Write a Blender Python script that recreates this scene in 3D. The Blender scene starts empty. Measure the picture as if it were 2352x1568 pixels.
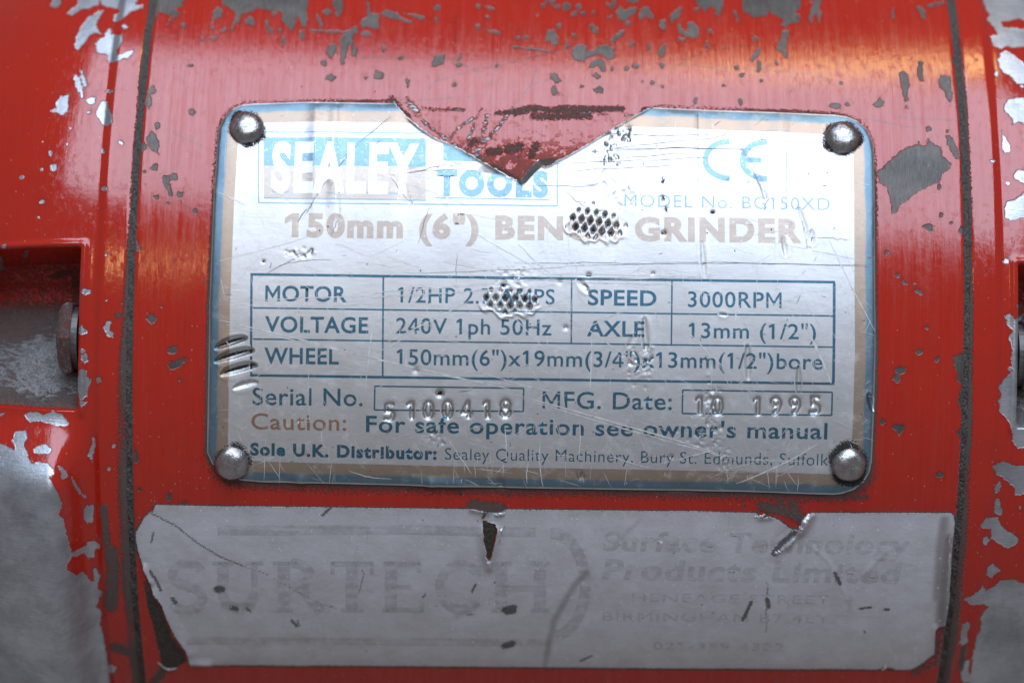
import bpy, math
import numpy as np
from mathutils import Vector, Quaternion

rng = np.random.default_rng(7)
sc = bpy.context.scene
col = sc.collection
MM = 0.001
# ------------------------------------------------------------------ measured layout (millimetres)
R = 68.0            # radius of the motor barrel
D = 343.0           # camera to the nearest point of the barrel
W = 130.0           # width seen at that distance
ROLL = math.radians(1.05)
PXW = 2352.0        # measurements below were taken on a 2352 x 1568 view of the photograph
PX = W / PXW
ZB = 0.150          # height of the motor axis above the bench
XL, XR = -48.6, 57.8  # the two seams between barrel and end bells

# ------------------------------------------------------------------ camera
cam = bpy.data.cameras.new('camera')
cam.sensor_width = 36.0
cam.lens = 36.0 * D / W
cam.clip_start = 0.01
cam.clip_end = 50
cam.dof.use_dof = True
cam.dof.focus_distance = (D + 2.0) * MM
cam.dof.aperture_fstop = 9.5
cam_o = bpy.data.objects.new('camera', cam)
cam_o.location = (0, -D * MM, ZB)
cam_o.rotation_euler = (math.radians(90), -ROLL, 0)
col.objects.link(cam_o)
sc.camera = cam_o

# ------------------------------------------------------------------ light of the workshop
world = bpy.data.worlds.new('World')
sc.world = world
world.use_nodes = True
bg = world.node_tree.nodes['Background']
bg.inputs[0].default_value = (1.0, 0.95, 0.965, 1)
bg.inputs[1].default_value = 0.19

def area(name, az, el, dist, w, h, radiance, color, roll=0.0):
    """lamp in direction (azimuth, elevation) seen from the nameplate, facing it"""
    a, e = math.radians(az), math.radians(el)
    d = Vector((math.sin(a) * math.cos(e), -math.cos(a) * math.cos(e), math.sin(e)))
    l = bpy.data.lights.new(name, 'AREA')
    l.shape = 'RECTANGLE'
    l.size, l.size_y = w, h
    l.energy = radiance * math.pi * w * h
    l.color = color
    o = bpy.data.objects.new(name, l)
    o.location = Vector((0, 0, ZB)) + d * dist
    q = (-d).to_track_quat('-Z', 'Y')
    o.rotation_euler = (q @ Quaternion((0, 0, 1), math.radians(roll))).to_euler()
    col.objects.link(o)
    return o
area('window_light', 4, 50, 1.25, 1.30, 0.92, 4.1, (0.80, 0.945, 1.16), -20)
area('warm_lamp', 33, 70, 0.95, 0.18, 0.09, 11.0, (1.0, 0.66, 0.28))
area('warm_lamp', -10.5, 17.5, 0.95, 0.045, 0.09, 11.0, (1.0, 0.66, 0.28))

vs = sc.view_settings
vs.view_transform = 'Standard'
vs.look = 'None'
vs.exposure = 0.0
vs.gamma = 1.0
vs.use_curve_mapping = False

# ------------------------------------------------------------------ geometry helpers
cR, sR = math.cos(ROLL), math.sin(ROLL)

def to_px(x, s, r):
    """surface point (x along the axis, s arc length up, radius) -> measured picture position"""
    th = s / R
    y = R - r * np.cos(th)
    z = r * np.sin(th)
    t = y + D
    X, Z = x / t * D, z / t * D
    a = X * cR + Z * sR
    b = -X * sR + Z * cR
    return 1176 + a / PX, 784 - b / PX

def to_surf(u, v, r=R + 0.5):
    a, b = (u - 1176) * PX / D, -(v - 784) * PX / D
    dx, dz = a * cR - b * sR, a * sR + b * cR
    # (-D + t - R)^2 + (dz t)^2 = r^2
    k = D + R
    A = 1 + dz * dz
    t = (k - math.sqrt(k * k - A * (k * k - r * r))) / A
    return np.array([dx * t, R * math.asin(dz * t / r)])

def pos(x, s, r):
    th = s / R
    return np.stack([x, R - r * np.cos(th), r * np.sin(th)], -1) * MM + np.array([0, 0, ZB])

def sstep(a, b, x):
    t = np.clip((x - a) / (b - a), 0, 1)
    return t * t * (3 - 2 * t)

def sd_poly(u, v, P):
    P = np.asarray(P, float)
    d = np.full(u.shape, 1e9)
    inside = np.zeros(u.shape, bool)
    n = len(P)
    for i in range(n):
        ax, ay = P[i]
        bx, by = P[(i + 1) % n]
        ex, ey = bx - ax, by - ay
        wx, wy = u - ax, v - ay
        q = np.clip((wx * ex + wy * ey) / (ex * ex + ey * ey + 1e-12), 0, 1)
        d = np.minimum(d, (wx - ex * q) ** 2 + (wy - ey * q) ** 2)
        c = ((ay <= v) & (by > v)) | ((by <= v) & (ay > v))
        with np.errstate(divide='ignore', invalid='ignore'):
            xi = ax + (v - ay) / (by - ay + 1e-12) * ex
        inside ^= c & (u < xi)
    d = np.sqrt(d)
    return np.where(inside, -d, d)

def sd_line(u, v, P):
    P = np.asarray(P, float)
    d = np.full(u.shape, 1e9)
    for (ax, ay), (bx, by) in zip(P[:-1], P[1:]):
        ex, ey = bx - ax, by - ay
        wx, wy = u - ax, v - ay
        q = np.clip((wx * ex + wy * ey) / (ex * ex + ey * ey + 1e-12), 0, 1)
        d = np.minimum(d, (wx - ex * q) ** 2 + (wy - ey * q) ** 2)
    return np.sqrt(d)

def windowed(fn, u, v, P, pad, out, combine):
    P = np.asarray(P, float)
    m = (u > P[:, 0].min() - pad) & (u < P[:, 0].max() + pad) & (v > P[:, 1].min() - pad) & (v < P[:, 1].max() + pad)
    if m.any():
        out[m] = combine(out[m], fn(u[m], v[m], P))

def ell(cx, cy, rx, ry=None, n=9, rot=0.0):
    ry = ry or rx
    a = np.arange(n) * 2 * math.pi / n
    k = 1 + 0.18 * rng.standard_normal(n)
    x, y = rx * k * np.cos(a), ry * k * np.sin(a)
    c, s_ = math.cos(rot), math.sin(rot)
    return [(cx + c * p - s_ * q, cy + s_ * p + c * q) for p, q in zip(x, y)]

def make_mesh(name, verts, faces, mat, parent=None, attrs=None, smooth=True, surf=None):
    """faces: int array (n,3) or (n,4)"""
    me = bpy.data.meshes.new(name)
    faces = np.asarray(faces, np.int32)
    k = faces.shape[1]
    me.vertices.add(len(verts))
    me.vertices.foreach_set('co', np.asarray(verts, np.float32).ravel())
    me.loops.add(faces.size)
    me.loops.foreach_set('vertex_index', faces.ravel())
    me.polygons.add(len(faces))
    me.polygons.foreach_set('loop_start', np.arange(0, faces.size, k, dtype=np.int32))
    me.polygons.foreach_set('loop_total', np.full(len(faces), k, np.int32))
    me.polygons.foreach_set('use_smooth', np.full(len(faces), smooth, bool))
    if surf is not None:
        surf = np.asarray(surf, np.float32)
        a = me.attributes.new('surf', 'FLOAT_VECTOR', 'POINT')
        a.data.foreach_set('vector', surf.ravel())
        th = surf[:, 1] / R
        a = me.attributes.new('around', 'FLOAT_VECTOR', 'POINT')     # direction round the barrel
        a.data.foreach_set('vector', np.stack([th * 0, np.sin(th), np.cos(th)], -1).astype(np.float32).ravel())
    for n_, arr in (attrs or {}).items():
        a = me.attributes.new(n_, 'FLOAT', 'POINT')
        a.data.foreach_set('value', np.asarray(arr, np.float32).ravel())
    me.update(calc_edges=True)
    me.validate()
    me.materials.append(mat)
    o = bpy.data.objects.new(name, me)
    col.objects.link(o)
    if parent is not None:
        o.parent = parent
    return o

def grid_faces(nr, nc, flip=False):
    i = np.arange(nr * nc).reshape(nr, nc)
    f = np.stack([i[:-1, :-1], i[:-1, 1:], i[1:, 1:], i[1:, :-1]], -1).reshape(-1, 4)
    return f[:, ::-1] if flip else f

# ------------------------------------------------------------------ material helper
class NT:
    def __init__(self, name):
        self.m = bpy.data.materials.new(name)
        self.m.use_nodes = True
        self.t = self.m.node_tree
        self.b = self.t.nodes['Principled BSDF']
    def node(self, typ, **kw):
        n = self.t.nodes.new(typ)
        for k, v in kw.items():
            setattr(n, k, v)
        return n
    def put(self, sock, v):
        if isinstance(v, bpy.types.NodeSocket):
            self.t.links.new(v, sock)
        elif v is not None:
            try:
                sock.default_value = v
            except Exception:
                sock.default_value = (*v, 1.0) if len(v) == 3 else v
    def attr(self, name, out='Fac'):
        return self.node('ShaderNodeAttribute', attribute_name=name).outputs[out]
    def math(self, op, a, b=None, c=None, clamp=False):
        n = self.node('ShaderNodeMath', operation=op, use_clamp=clamp)
        for i, v in enumerate((a, b, c)):
            if v is not None:
                self.put(n.inputs[i], v)
        return n.outputs[0]
    def vec(self, v, s):
        n = self.node('ShaderNodeVectorMath', operation='MULTIPLY')
        self.put(n.inputs[0], v)
        n.inputs[1].default_value = s
        return n.outputs[0]
    def noise(self, v, scale=1.0, detail=2.0, rough=0.5, out=0):
        n = self.node('ShaderNodeTexNoise')
        self.put(n.inputs['Vector'], v)
        n.inputs['Scale'].default_value = scale
        n.inputs['Detail'].default_value = detail
        n.inputs['Roughness'].default_value = rough
        return n.outputs[out]
    def voro(self, v, scale, out='Distance'):
        n = self.node('ShaderNodeTexVoronoi')
        self.put(n.inputs['Vector'], v)
        n.inputs['Scale'].default_value = scale
        return n
    def step(self, x, a, b, lo=0.0, hi=1.0):
        n = self.node('ShaderNodeMapRange', interpolation_type='SMOOTHSTEP')
        self.put(n.inputs[0], x)
        for i, q in enumerate((a, b, lo, hi)):
            self.put(n.inputs[i + 1], q)
        return n.outputs[0]
    def lin(self, x, a, b, lo, hi):
        n = self.node('ShaderNodeMapRange')
        self.put(n.inputs[0], x)
        for i, q in enumerate((a, b, lo, hi)):
            self.put(n.inputs[i + 1], q)
        return n.outputs[0]
    def mix(self, f, a, b):
        n = self.node('ShaderNodeMix', data_type='RGBA')
        self.put(n.inputs[0], f)
        self.put(n.inputs[6], a)
        self.put(n.inputs[7], b)
        return n.outputs[2]
    def fmix(self, f, a, b):
        n = self.node('ShaderNodeMix', data_type='FLOAT')
        self.put(n.inputs[0], f)
        self.put(n.inputs[2], a)
        self.put(n.inputs[3], b)
        return n.outputs[0]
    def bump(self, h, strength=1.0, dist=MM, normal=None):
        n = self.node('ShaderNodeBump')
        n.inputs['Strength'].default_value = strength
        n.inputs['Distance'].default_value = dist
        self.put(n.inputs['Height'], h)
        if normal is not None:
            self.put(n.inputs['Normal'], normal)
        return n.outputs[0]
    def out(self, color=None, metallic=None, rough=None, normal=None, spec=None):
        for k, v in (('Base Color', color), ('Metallic', metallic), ('Roughness', rough), ('Normal', normal), ('Specular IOR Level', spec)):
            if v is not None:
                self.put(self.b.inputs[k], v)
        return self.m

def specks(n, S, density, scale=1.3, size=0.07):
    """tiny pale dust grains and fibres"""
    v = n.voro(n.vec(S, (1.0, 0.75, 1.0)), scale)
    near = n.step(v.outputs['Distance'], size * 1.6, size)
    sep = n.node('ShaderNodeSeparateColor')
    n.put(sep.inputs[0], v.outputs['Color'])
    pick = n.math('GREATER_THAN', n.math('ADD', sep.outputs[0], density), 1.0)
    return n.math('MULTIPLY', near, pick)

def paint_material(name, bare, bare_metal, bare_rough, streak):
    n = NT(name)
    S = n.attr('surf', 'Vector')
    chip, grime, silver, mott, scr = n.attr('chip'), n.attr('grime'), n.attr('silver'), n.attr('mottle'), n.attr('scored')
    edge_n = n.noise(S, 1.6, 4, 0.6)
    sdf = n.math('ADD', chip, n.math('MULTIPLY', n.math('SUBTRACT', edge_n, 0.5), 0.75))
    cf = n.step(sdf, 0.06, -0.06)
    # odd pin-prick chips everywhere
    pv = n.voro(S, 0.33)
    sep = n.node('ShaderNodeSeparateColor')
    n.put(sep.inputs[0], pv.outputs['Color'])
    pr = n.math('MULTIPLY', n.math('SUBTRACT', sep.outputs[0], 0.62), 0.28)
    pin = n.step(n.math('SUBTRACT', n.math('MULTIPLY', n.math('ADD', pv.outputs['Distance'], n.math('MULTIPLY', edge_n, 0.12)), 1.0), n.math('ADD', pr, 0.06)), 0.02, -0.02)
    cf = n.math('MAXIMUM', cf, pin)
    # long vertical polishing streaks in the finish
    st = n.noise(n.vec(S, (1.15, 0.10, 1.0)), 1.0, 3, 0.65)
    st2 = n.noise(n.vec(S, (3.5, 0.05, 1.0)), 1.0, 2, 0.5)
    peel = n.noise(S, 1.1, 3, 0.55)
    fine = n.noise(S, 9.0, 2, 0.5)
    # colour
    red = n.mix(n.noise(S, 0.09, 2), (0.54, 0.019, 0.004), (0.45, 0.013, 0.005))
    red = n.mix(n.math('MULTIPLY', n.step(st2, 0.55, 0.75), 0.25), red, (0.42, 0.03, 0.025))
    scuff = n.step(n.noise(n.vec(S, (0.9, 0.5, 1.0)), 1.3, 7, 0.8), 0.50, 0.72)
    red = n.mix(n.math('MULTIPLY', scuff, 0.12), red, (0.33, 0.05, 0.04))
    wear_l = n.step(n.noise(n.vec(S, (0.35, 4.5, 1.0)), 1.0, 5, 0.7), 0.66, 0.74)
    red = n.mix(n.math('MULTIPLY', wear_l, 0.16), red, (0.20, 0.02, 0.018))
    halo = n.math('MULTIPLY', n.step(sdf, 0.55, 0.02), n.step(fine, 0.35, 0.7))
    red = n.mix(n.math('MULTIPLY', halo, 0.55), red, (0.10, 0.02, 0.018))
    bn = n.noise(S, 1.9, 4, 0.65)
    big = n.noise(S, 0.14, 4, 0.65)
    lined = n.noise(n.vec(S, (5.0, 0.6, 1.0) if streak > 0.5 else (0.5, 5.0, 1.0)), 1.0, 4, 0.7)
    bv = n.math('ADD', n.math('MULTIPLY', n.step(big, 0.3, 0.7), 0.55), n.math('ADD', n.math('MULTIPLY', bn, 0.25), n.math('MULTIPLY', n.step(lined, 0.3, 0.7), 0.45 if streak > 0.5 else 0.22)))
    bv = n.math('SUBTRACT', bv, 0.12)
    barec = n.mix(bv, tuple(c * (0.38 if streak > 0.5 else 0.62) for c in bare), tuple(min(1, c * 1.45) for c in bare))
    c = n.mix(cf, red, barec)
    # brown crust (torn area) and black grit
    mt = n.math('MULTIPLY', mott, n.step(n.math('ADD', n.noise(S, 0.85, 5, 0.7), n.math('MULTIPLY', mott, 0.25)), 0.60, 0.72))
    c = n.mix(n.math('MULTIPLY', mt, 0.8), c, (0.12, 0.045, 0.032))
    sv = n.math('MULTIPLY', n.step(silver, 0.02, 0.35), n.step(n.math('ADD', n.noise(n.vec(S, (0.6, 1.7, 1)), 1.2, 8, 0.8), n.math('MULTIPLY', n.math('SUBTRACT', silver, 0.6), 0.30)), 0.46, 0.54))
    sc_ = n.math('MULTIPLY', scr, n.step(n.noise(S, 1.2, 3, 0.6), 0.36, 0.55))
    c = n.mix(n.math('MULTIPLY', sc_, 0.75), c, (0.16, 0.025, 0.02))
    gn = n.noise(S, 3.0, 6, 0.8)
    gf = n.step(n.math('ADD', grime, n.math('MULTIPLY', n.math('SUBTRACT', gn, 0.5), n.step(grime, 0.03, 0.2, 0.0, 2.6))), 0.36, 0.58)
    gcol = n.mix(n.noise(S, 6.0, 3, 0.7), (0.025, 0.023, 0.021), (0.14, 0.125, 0.11))
    c = n.mix(n.math('MULTIPLY', gf, 0.93), c, gcol)
    c = n.mix(sv, c, n.mix(n.noise(S, 5.0, 3, 0.7), (0.12, 0.12, 0.12), (0.52, 0.53, 0.55)))
    soot = n.math('MULTIPLY', n.step(n.noise(S, 0.35, 4, 0.7), 0.48, 0.85), 0.18)
    c = n.mix(soot, c, (0.14, 0.03, 0.025))
    sp = n.math('MULTIPLY', specks(n, S, n.attr('dust'), 1.9, 0.10), n.step(n.noise(S, 0.5, 3), 0.35, 0.65))
    c = n.mix(n.math('MULTIPLY', sp, 0.75), c, (0.40, 0.38, 0.36))
    # relief
    h = n.math('MULTIPLY', n.step(sdf, 0.09, -0.09), -0.085)
    h = n.math('ADD', h, n.math('MULTIPLY', scuff, -0.006))
    h = n.math('ADD', h, n.math('MULTIPLY', st, 0.040 * streak))
    h = n.math('ADD', h, n.math('MULTIPLY', peel, 0.012))
    h = n.math('ADD', h, n.math('MULTIPLY', n.math('MULTIPLY', fine, gf), 0.16))
    h = n.math('ADD', h, n.math('MULTIPLY', n.math('MULTIPLY', fine, mt), 0.12))
    h = n.math('ADD', h, n.math('MULTIPLY', sv, 0.06))
    h = n.math('ADD', h, n.math('MULTIPLY', n.math('MULTIPLY', n.math('ADD', bn, lined), cf), 0.03))
    nor = n.bump(h, 1.0, MM)
    rp = n.lin(n.math('ADD', n.math('MULTIPLY', st, 0.6), n.math('MULTIPLY', st2, 0.4)), 0.3, 0.7, 0.08 + 0.02 * streak, 0.10 + 0.15 * streak)
    rp = n.math('ADD', rp, n.math('ADD', n.math('MULTIPLY', soot, 0.3), n.math('MULTIPLY', scuff, 0.04)))
    rough = n.fmix(cf, rp, bare_rough)
    rough = n.fmix(n.math('MAXIMUM', gf, mt), rough, 0.8)
    rough = n.fmix(sv, rough, 0.4)
    metal = n.math('MULTIPLY', cf, bare_metal)
    metal = n.math('MULTIPLY', metal, n.math('SUBTRACT', 1.0, gf))
    metal = n.math('MAXIMUM', metal, n.math('MULTIPLY', sv, 0.7))
    glo = n.lin(n.math('ADD', n.math('MULTIPLY', st, 0.5), n.math('MULTIPLY', st2, 0.5)), 0.36, 0.64, 0.88 - 0.20 * streak, 0.92 + 0.12 * streak)
    glo = n.math('MULTIPLY', glo, n.math('SUBTRACT', 1.0, n.math('MULTIPLY', scuff, 0.22)))
    return n.out(c, metal, rough, nor, glo)

def plate_material(name, tint=None, wear=0.0, rough0=0.43):
    """brushed aluminium; printed bands read from the 'band' distance; inks reuse it with a tint"""
    n = NT(name)
    S = n.attr('surf', 'Vector')
    grime = n.attr('grime')
    br = n.noise(n.vec(S, (0.35, 11.0, 1.0)), 1.0, 3, 0.6)
    br2 = n.noise(n.vec(S, (0.9, 30.0, 1.0)), 1.0, 2, 0.6)
    cloud = n.noise(S, 0.16, 4, 0.6)
    fine = n.noise(S, 10.0, 2, 0.6)
    silver = n.mix(br, (0.57, 0.57, 0.58), (0.71, 0.71, 0.715))
    scuff = n.step(n.noise(n.vec(S, (0.5, 0.5, 1.0)), 1.0, 6, 0.75), 0.50, 0.75)
    if tint is None:
        band = n.math('ADD', n.attr('band'), n.math('MULTIPLY', n.math('SUBTRACT', fine, 0.5), 0.10))
        tan = n.mix(scuff, (0.42, 0.33, 0.265), (0.55, 0.49, 0.43))
        blue = n.mix(n.math('ADD', n.math('MULTIPLY', scuff, 0.7), n.math('MULTIPLY', cloud, 0.5)), (0.12, 0.22, 0.30), (0.36, 0.44, 0.49))
        c = n.mix(n.step(band, 2.62, 2.72), tan, silver)
        c = n.mix(n.step(n.math('ADD', band, n.math('MULTIPLY', n.math('SUBTRACT', cloud, 0.5), 0.5)), 1.05, 1.45), blue, c)
        c = n.mix(n.step(n.math('ADD', band, n.math('MULTIPLY', cloud, 0.25)), 0.40, 0.18), c, (0.80, 0.81, 0.82))
    else:
        w1 = n.step(n.noise(n.vec(S, (1.0, 1.0, 1.0)), 1.7, 5, 0.75), 0.66 - wear, 0.78 - wear)
        w2 = n.step(n.noise(n.vec(S, (0.5, 9.0, 1.0)), 1.0, 3, 0.7), 0.62 - wear * 0.6, 0.80 - wear * 0.6)
        c = n.mix(n.math('MULTIPLY', n.math('MAXIMUM', w1, n.math('MULTIPLY', w2, 0.6)), 0.8), tint, silver)
    gn = n.noise(S, 4.2, 5, 0.8)
    gf = n.step(n.math('ADD', grime, n.math('MULTIPLY', n.math('SUBTRACT', gn, 0.5), n.step(grime, 0.03, 0.2, 0.0, 2.6))), 0.40, 0.60)
    # peppering of tiny dark pits
    pv = n.voro(n.vec(S, (1.0, 0.6, 1.0)), 0.85)
    sep = n.node('ShaderNodeSeparateColor')
    n.put(sep.inputs[0], pv.outputs['Color'])
    pit = n.math('MULTIPLY', n.step(pv.outputs['Distance'], 0.075, 0.04), n.math('GREATER_THAN', sep.outputs[0], 0.80))
    gf2 = n.math('MAXIMUM', gf, n.math('MULTIPLY', pit, 0.8))
    c = n.mix(gf2, c, n.mix(fine, (0.012, 0.012, 0.011), (0.07, 0.063, 0.055)))
    c = n.mix(n.math('MULTIPLY', specks(n, S, 0.10, 1.1, 0.05), 0.6), c, (0.9, 0.9, 0.9))
    h = n.math('ADD', n.math('MULTIPLY', br, 0.010), n.math('MULTIPLY', br2, 0.005))
    h = n.math('ADD', h, n.math('MULTIPLY', cloud, 0.10))
    h = n.math('ADD', h, n.math('MULTIPLY', n.math('MULTIPLY', fine, gf), 0.25))
    h = n.math('SUBTRACT', h, n.math('MULTIPLY', pit, 0.04))
    nor = n.bump(h, 1.0, MM)
    r = n.math('ADD', rough0, n.math('MULTIPLY', n.math('SUBTRACT', scuff, 0.5), 0.10))
    r = n.fmix(gf2, r, 0.85)
    n.b.inputs['Anisotropic'].default_value = 0.80
    n.put(n.b.inputs['Tangent'], n.attr('around', 'Vector'))
    return n.out(c, n.math('SUBTRACT', 1.0, gf2), r, nor)

# ------------------------------------------------------------------ wear traced from the photograph
def Z(ox, oy, k, pts):
    return [(ox + k * x, oy + k * y) for x, y in pts]
K3 = 1 / 3.0
OA, OB, OC, OD = (0, 0), (588, 0), (1176, 0), (1764, 0)
OE, OF = (0, 522.67), (1764, 522.67)
OG, OH = (0, 1045.33), (1764, 1045.33)
chips_barrel, chips_bell = [], []
def cb(o, *polys):
    for p in polys:
        chips_barrel.append(Z(o[0], o[1], K3, p))
def cbd(o, *dots):
    for d in dots:
        chips_barrel.append(Z(o[0], o[1], K3, ell(*d)))
def ce(o, *polys):
    for p in polys:
        chips_bell.append(Z(o[0], o[1], K3, p))
def ced(o, *dots):
    for d in dots:
        chips_bell.append(Z(o[0], o[1], K3, ell(*d)))
# upper left, end bell
ce(OA, [(345,40),(380,-20),(420,-20),(415,40),(375,55)],
   [(465,100),(480,70),(540,35),(540,-20),(690,-20),(680,35),(600,60),(560,65),(500,105)],
   [(690,-20),(960,-20),(930,40),(985,35),(980,55),(900,80),(850,130),(800,155),(780,140),(790,110),(840,70),(700,40)],
   [(515,330),(530,250),(560,190),(600,130),(640,110),(680,80),(715,75),(690,120),(665,160),(670,200),(700,240),(660,230),(620,240),(590,290),(540,345)],
   [(660,300),(680,275),(720,260),(740,205),(765,205),(770,240),(840,240),(845,280),(820,330),(800,350),(810,385),(850,370),(915,345),(920,365),(880,400),(760,430),(740,420),(745,380),(680,370),(665,340)],
   [(835,185),(860,170),(890,185),(865,205)],
   [(508,530),(530,515),(550,545),(570,600),(575,675),(560,680),(545,640),(520,590)],
   [(553,490),(570,490),(585,530),(605,595),(590,605),(575,590),(560,540)],
   [(347,765),(390,745),(390,710),(420,665),(475,655),(472,700),(468,770),(440,793),(400,780),(360,775)],
   [(597,690),(620,668),(660,672),(660,710),(625,730),(600,710)],
   [(665,760),(690,720),(710,695),(740,700),(745,740),(770,780),(775,840),(740,872),(700,850),(670,810)],
   [(727,625),(750,612),(780,630),(750,642)])
ced(OA, (347,1058,18),(368,1150,25),(712,1042,18),(832,985,20),(722,1298,17),(293,1390,17),(615,772,12))
# upper left, barrel
cb(OA, [(1010,960),(1040,900),(1070,930),(1095,980),(1085,1055),(1050,1040),(1015,1000)],
   [(1070,130),(1075,40),(1085,-20),(1270,-20),(1250,50),(1200,60),(1240,90),(1220,120),(1180,130),(1165,180),(1160,170),(1180,110),(1100,80)],
   [(1470,90),(1500,50),(1530,60),(1530,120),(1480,130),(1465,210),(1455,200),(1468,120)],
   [(1540,-20),(1764,-20),(1764,70),(1660,100),(1650,150),(1610,180),(1600,215),(1590,200),(1610,150),(1630,100),(1580,50),(1530,30)],
   [(1130,1260),(1175,1270),(1190,1350),(1165,1350)])
cbd(OA, (1050,620,30),(1025,700,22,45),(1085,870,18,26),(990,1010,18,30),(1068,1150,25),(1145,1235,30),(1195,1215,27),(1243,1345,25),(1320,775,22),
    (1345,1455,20),(1075,1360,20),(1155,1405,12),(990,1180,16,12),(1265,180,16),(1475,265,25,10),(1395,272,12),(1540,208,18),(1720,150,35),(1310,455,22,8))
# top centre
cb(OB, [(0,-20),(370,-20),(350,60),(355,140),(345,180),(320,190),(300,130),(275,110),(270,170),(245,215),(215,180),(180,140),(180,80),(110,75),(0,60)],
   [(60,140),(80,140),(90,190),(115,200),(105,235),(80,220)], [(410,90),(430,110),(465,180),(450,190),(420,140)],
   [(460,85),(490,60),(520,80),(490,110)], [(525,30),(545,-20),(595,-20),(600,60),(570,125),(550,110),(550,70)],
   [(765,10),(775,10),(790,95),(850,95),(840,205),(800,195),(780,180),(740,195),(720,170),(730,135),(770,120)],
   [(860,100),(900,70),(960,85),(1010,130),(1080,150),(1060,165),(980,135),(930,125)], [(1020,95),(1110,100),(1160,120),(1140,140),(1100,120)],
   [(585,260),(620,220),(690,180),(710,220),(670,240),(670,300),(700,350),(690,395),(665,390),(660,310),(640,310),(620,370),(605,440),(585,440),(582,360)],
   [(485,355),(510,310),(555,305),(550,350),(520,405),(490,380)], [(720,235),(760,215),(800,240),(770,260)],
   [(1215,430),(1240,380),(1300,375),(1290,440),(1240,460),(1215,455)], [(1385,400),(1415,375),(1410,410),(1390,420)],
   [(1570,40),(1645,55),(1630,70),(1590,60)], [(1590,205),(1690,220),(1680,240),(1610,225)], [(300,215),(330,215),(335,275),(320,275),(300,240)],
   [(370,206),(640,216),(640,230),(370,220)])
cbd(OB, (125,95,18),(165,210,18),(515,535,28),(845,518,33),(760,537,10),(1398,450,15),(1250,55,20),(1530,45,15),(1595,120,13),(995,400,25,10),
    (470,435,20),(880,340,10,20),(1045,570,9,36),(1365,585,13),(1655,455,12),(190,290,14,35),(1530,185,16),(1240,135,14))
cb(OC, [(405,115),(420,85),(450,75),(440,110)], [(640,20),(680,30),(710,-10),(720,30),(690,60),(660,45)],
   [(720,80),(745,45),(780,70),(830,55),(860,50),(850,90),(810,110),(790,145),(750,140),(725,110)],
   [(870,110),(900,50),(940,50),(950,80),(980,120),(960,140),(930,110),(880,135)], [(790,-20),(880,-20),(870,20),(800,15)], [(655,125),(690,100),(680,130)],
   [(525,175),(560,165),(590,200),(590,235),(570,230),(550,200)], [(230,280),(245,210),(290,210),(310,250),(318,310),(280,310),(265,285)],
   [(410,350),(440,320),(470,305),(520,320),(510,360),(570,345),(590,320),(640,310),(700,330),(705,400),(660,415),(640,400),(620,370),(560,385),(510,400),(500,430),(440,420),(415,380)],
   [(680,280),(720,235),(770,205),(775,225),(730,270),(690,300)], [(530,460),(550,425),(600,405),(640,430),(640,490),(610,490),(600,450),(560,470)],
   [(260,510),(300,505),(340,565),(300,570),(270,545)], [(275,590),(300,590),(310,630),(345,655),(280,655)],
   [(555,520),(580,500),(610,525),(585,550)], [(555,615),(590,610),(605,590),(630,620),(620,645),(580,635)],
   [(1000,370),(1020,330),(1060,300),(1050,370),(1030,405)], [(1010,445),(1030,435),(1050,455),(1035,470)],
   [(1015,145),(1060,140),(1055,200),(1035,220),(1020,190)], [(1090,110),(1130,70),(1175,50),(1150,120),(1110,140),(1095,170)],
   [(1140,170),(1170,180),(1180,220),(1215,210),(1210,160),(1240,150),(1290,200),(1280,255),(1240,265),(1190,245),(1150,230)],
   [(1145,260),(1190,265),(1180,290),(1150,285)],
   [(1255,-20),(1460,-20),(1450,60),(1430,110),(1405,105),(1400,60),(1370,45),(1330,80),(1300,60),(1270,20)],
   [(1520,70),(1545,90),(1570,150),(1550,155),(1535,110)], [(1590,-20),(1764,-20),(1764,100),(1700,120),(1660,120),(1630,90),(1590,80)],
   [(1640,410),(1690,340),(1715,330),(1700,380),(1655,425)], [(1690,490),(1695,420),(1715,420),(1715,480),(1700,500)],
   [(0,318),(120,330),(260,350),(255,360),(120,345),(0,332)])
cbd(OC, (215,45,14),(240,5,16),(315,48,18),(375,45,28),(495,95,18),(460,50,20),(280,20,20),(800,165,18),(1365,215,18),(1345,310,12,25),(1550,465,17),(1580,520,16),
    (1460,590,12),(1715,555,12),(850,455,25,15),(790,475,18),(690,475,10,20),(825,305,15),(970,570,15),(1035,595,10),(900,560,8),(945,330,8,25),(40,265,14),(95,260,22,14),
    (325,185,14),(425,245,14),(565,95,12),(1270,70,14),(480,595,9),(1265,700,12,22),(1575,700,14,22),(1680,270,24,16),(380,310,14,22))
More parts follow.
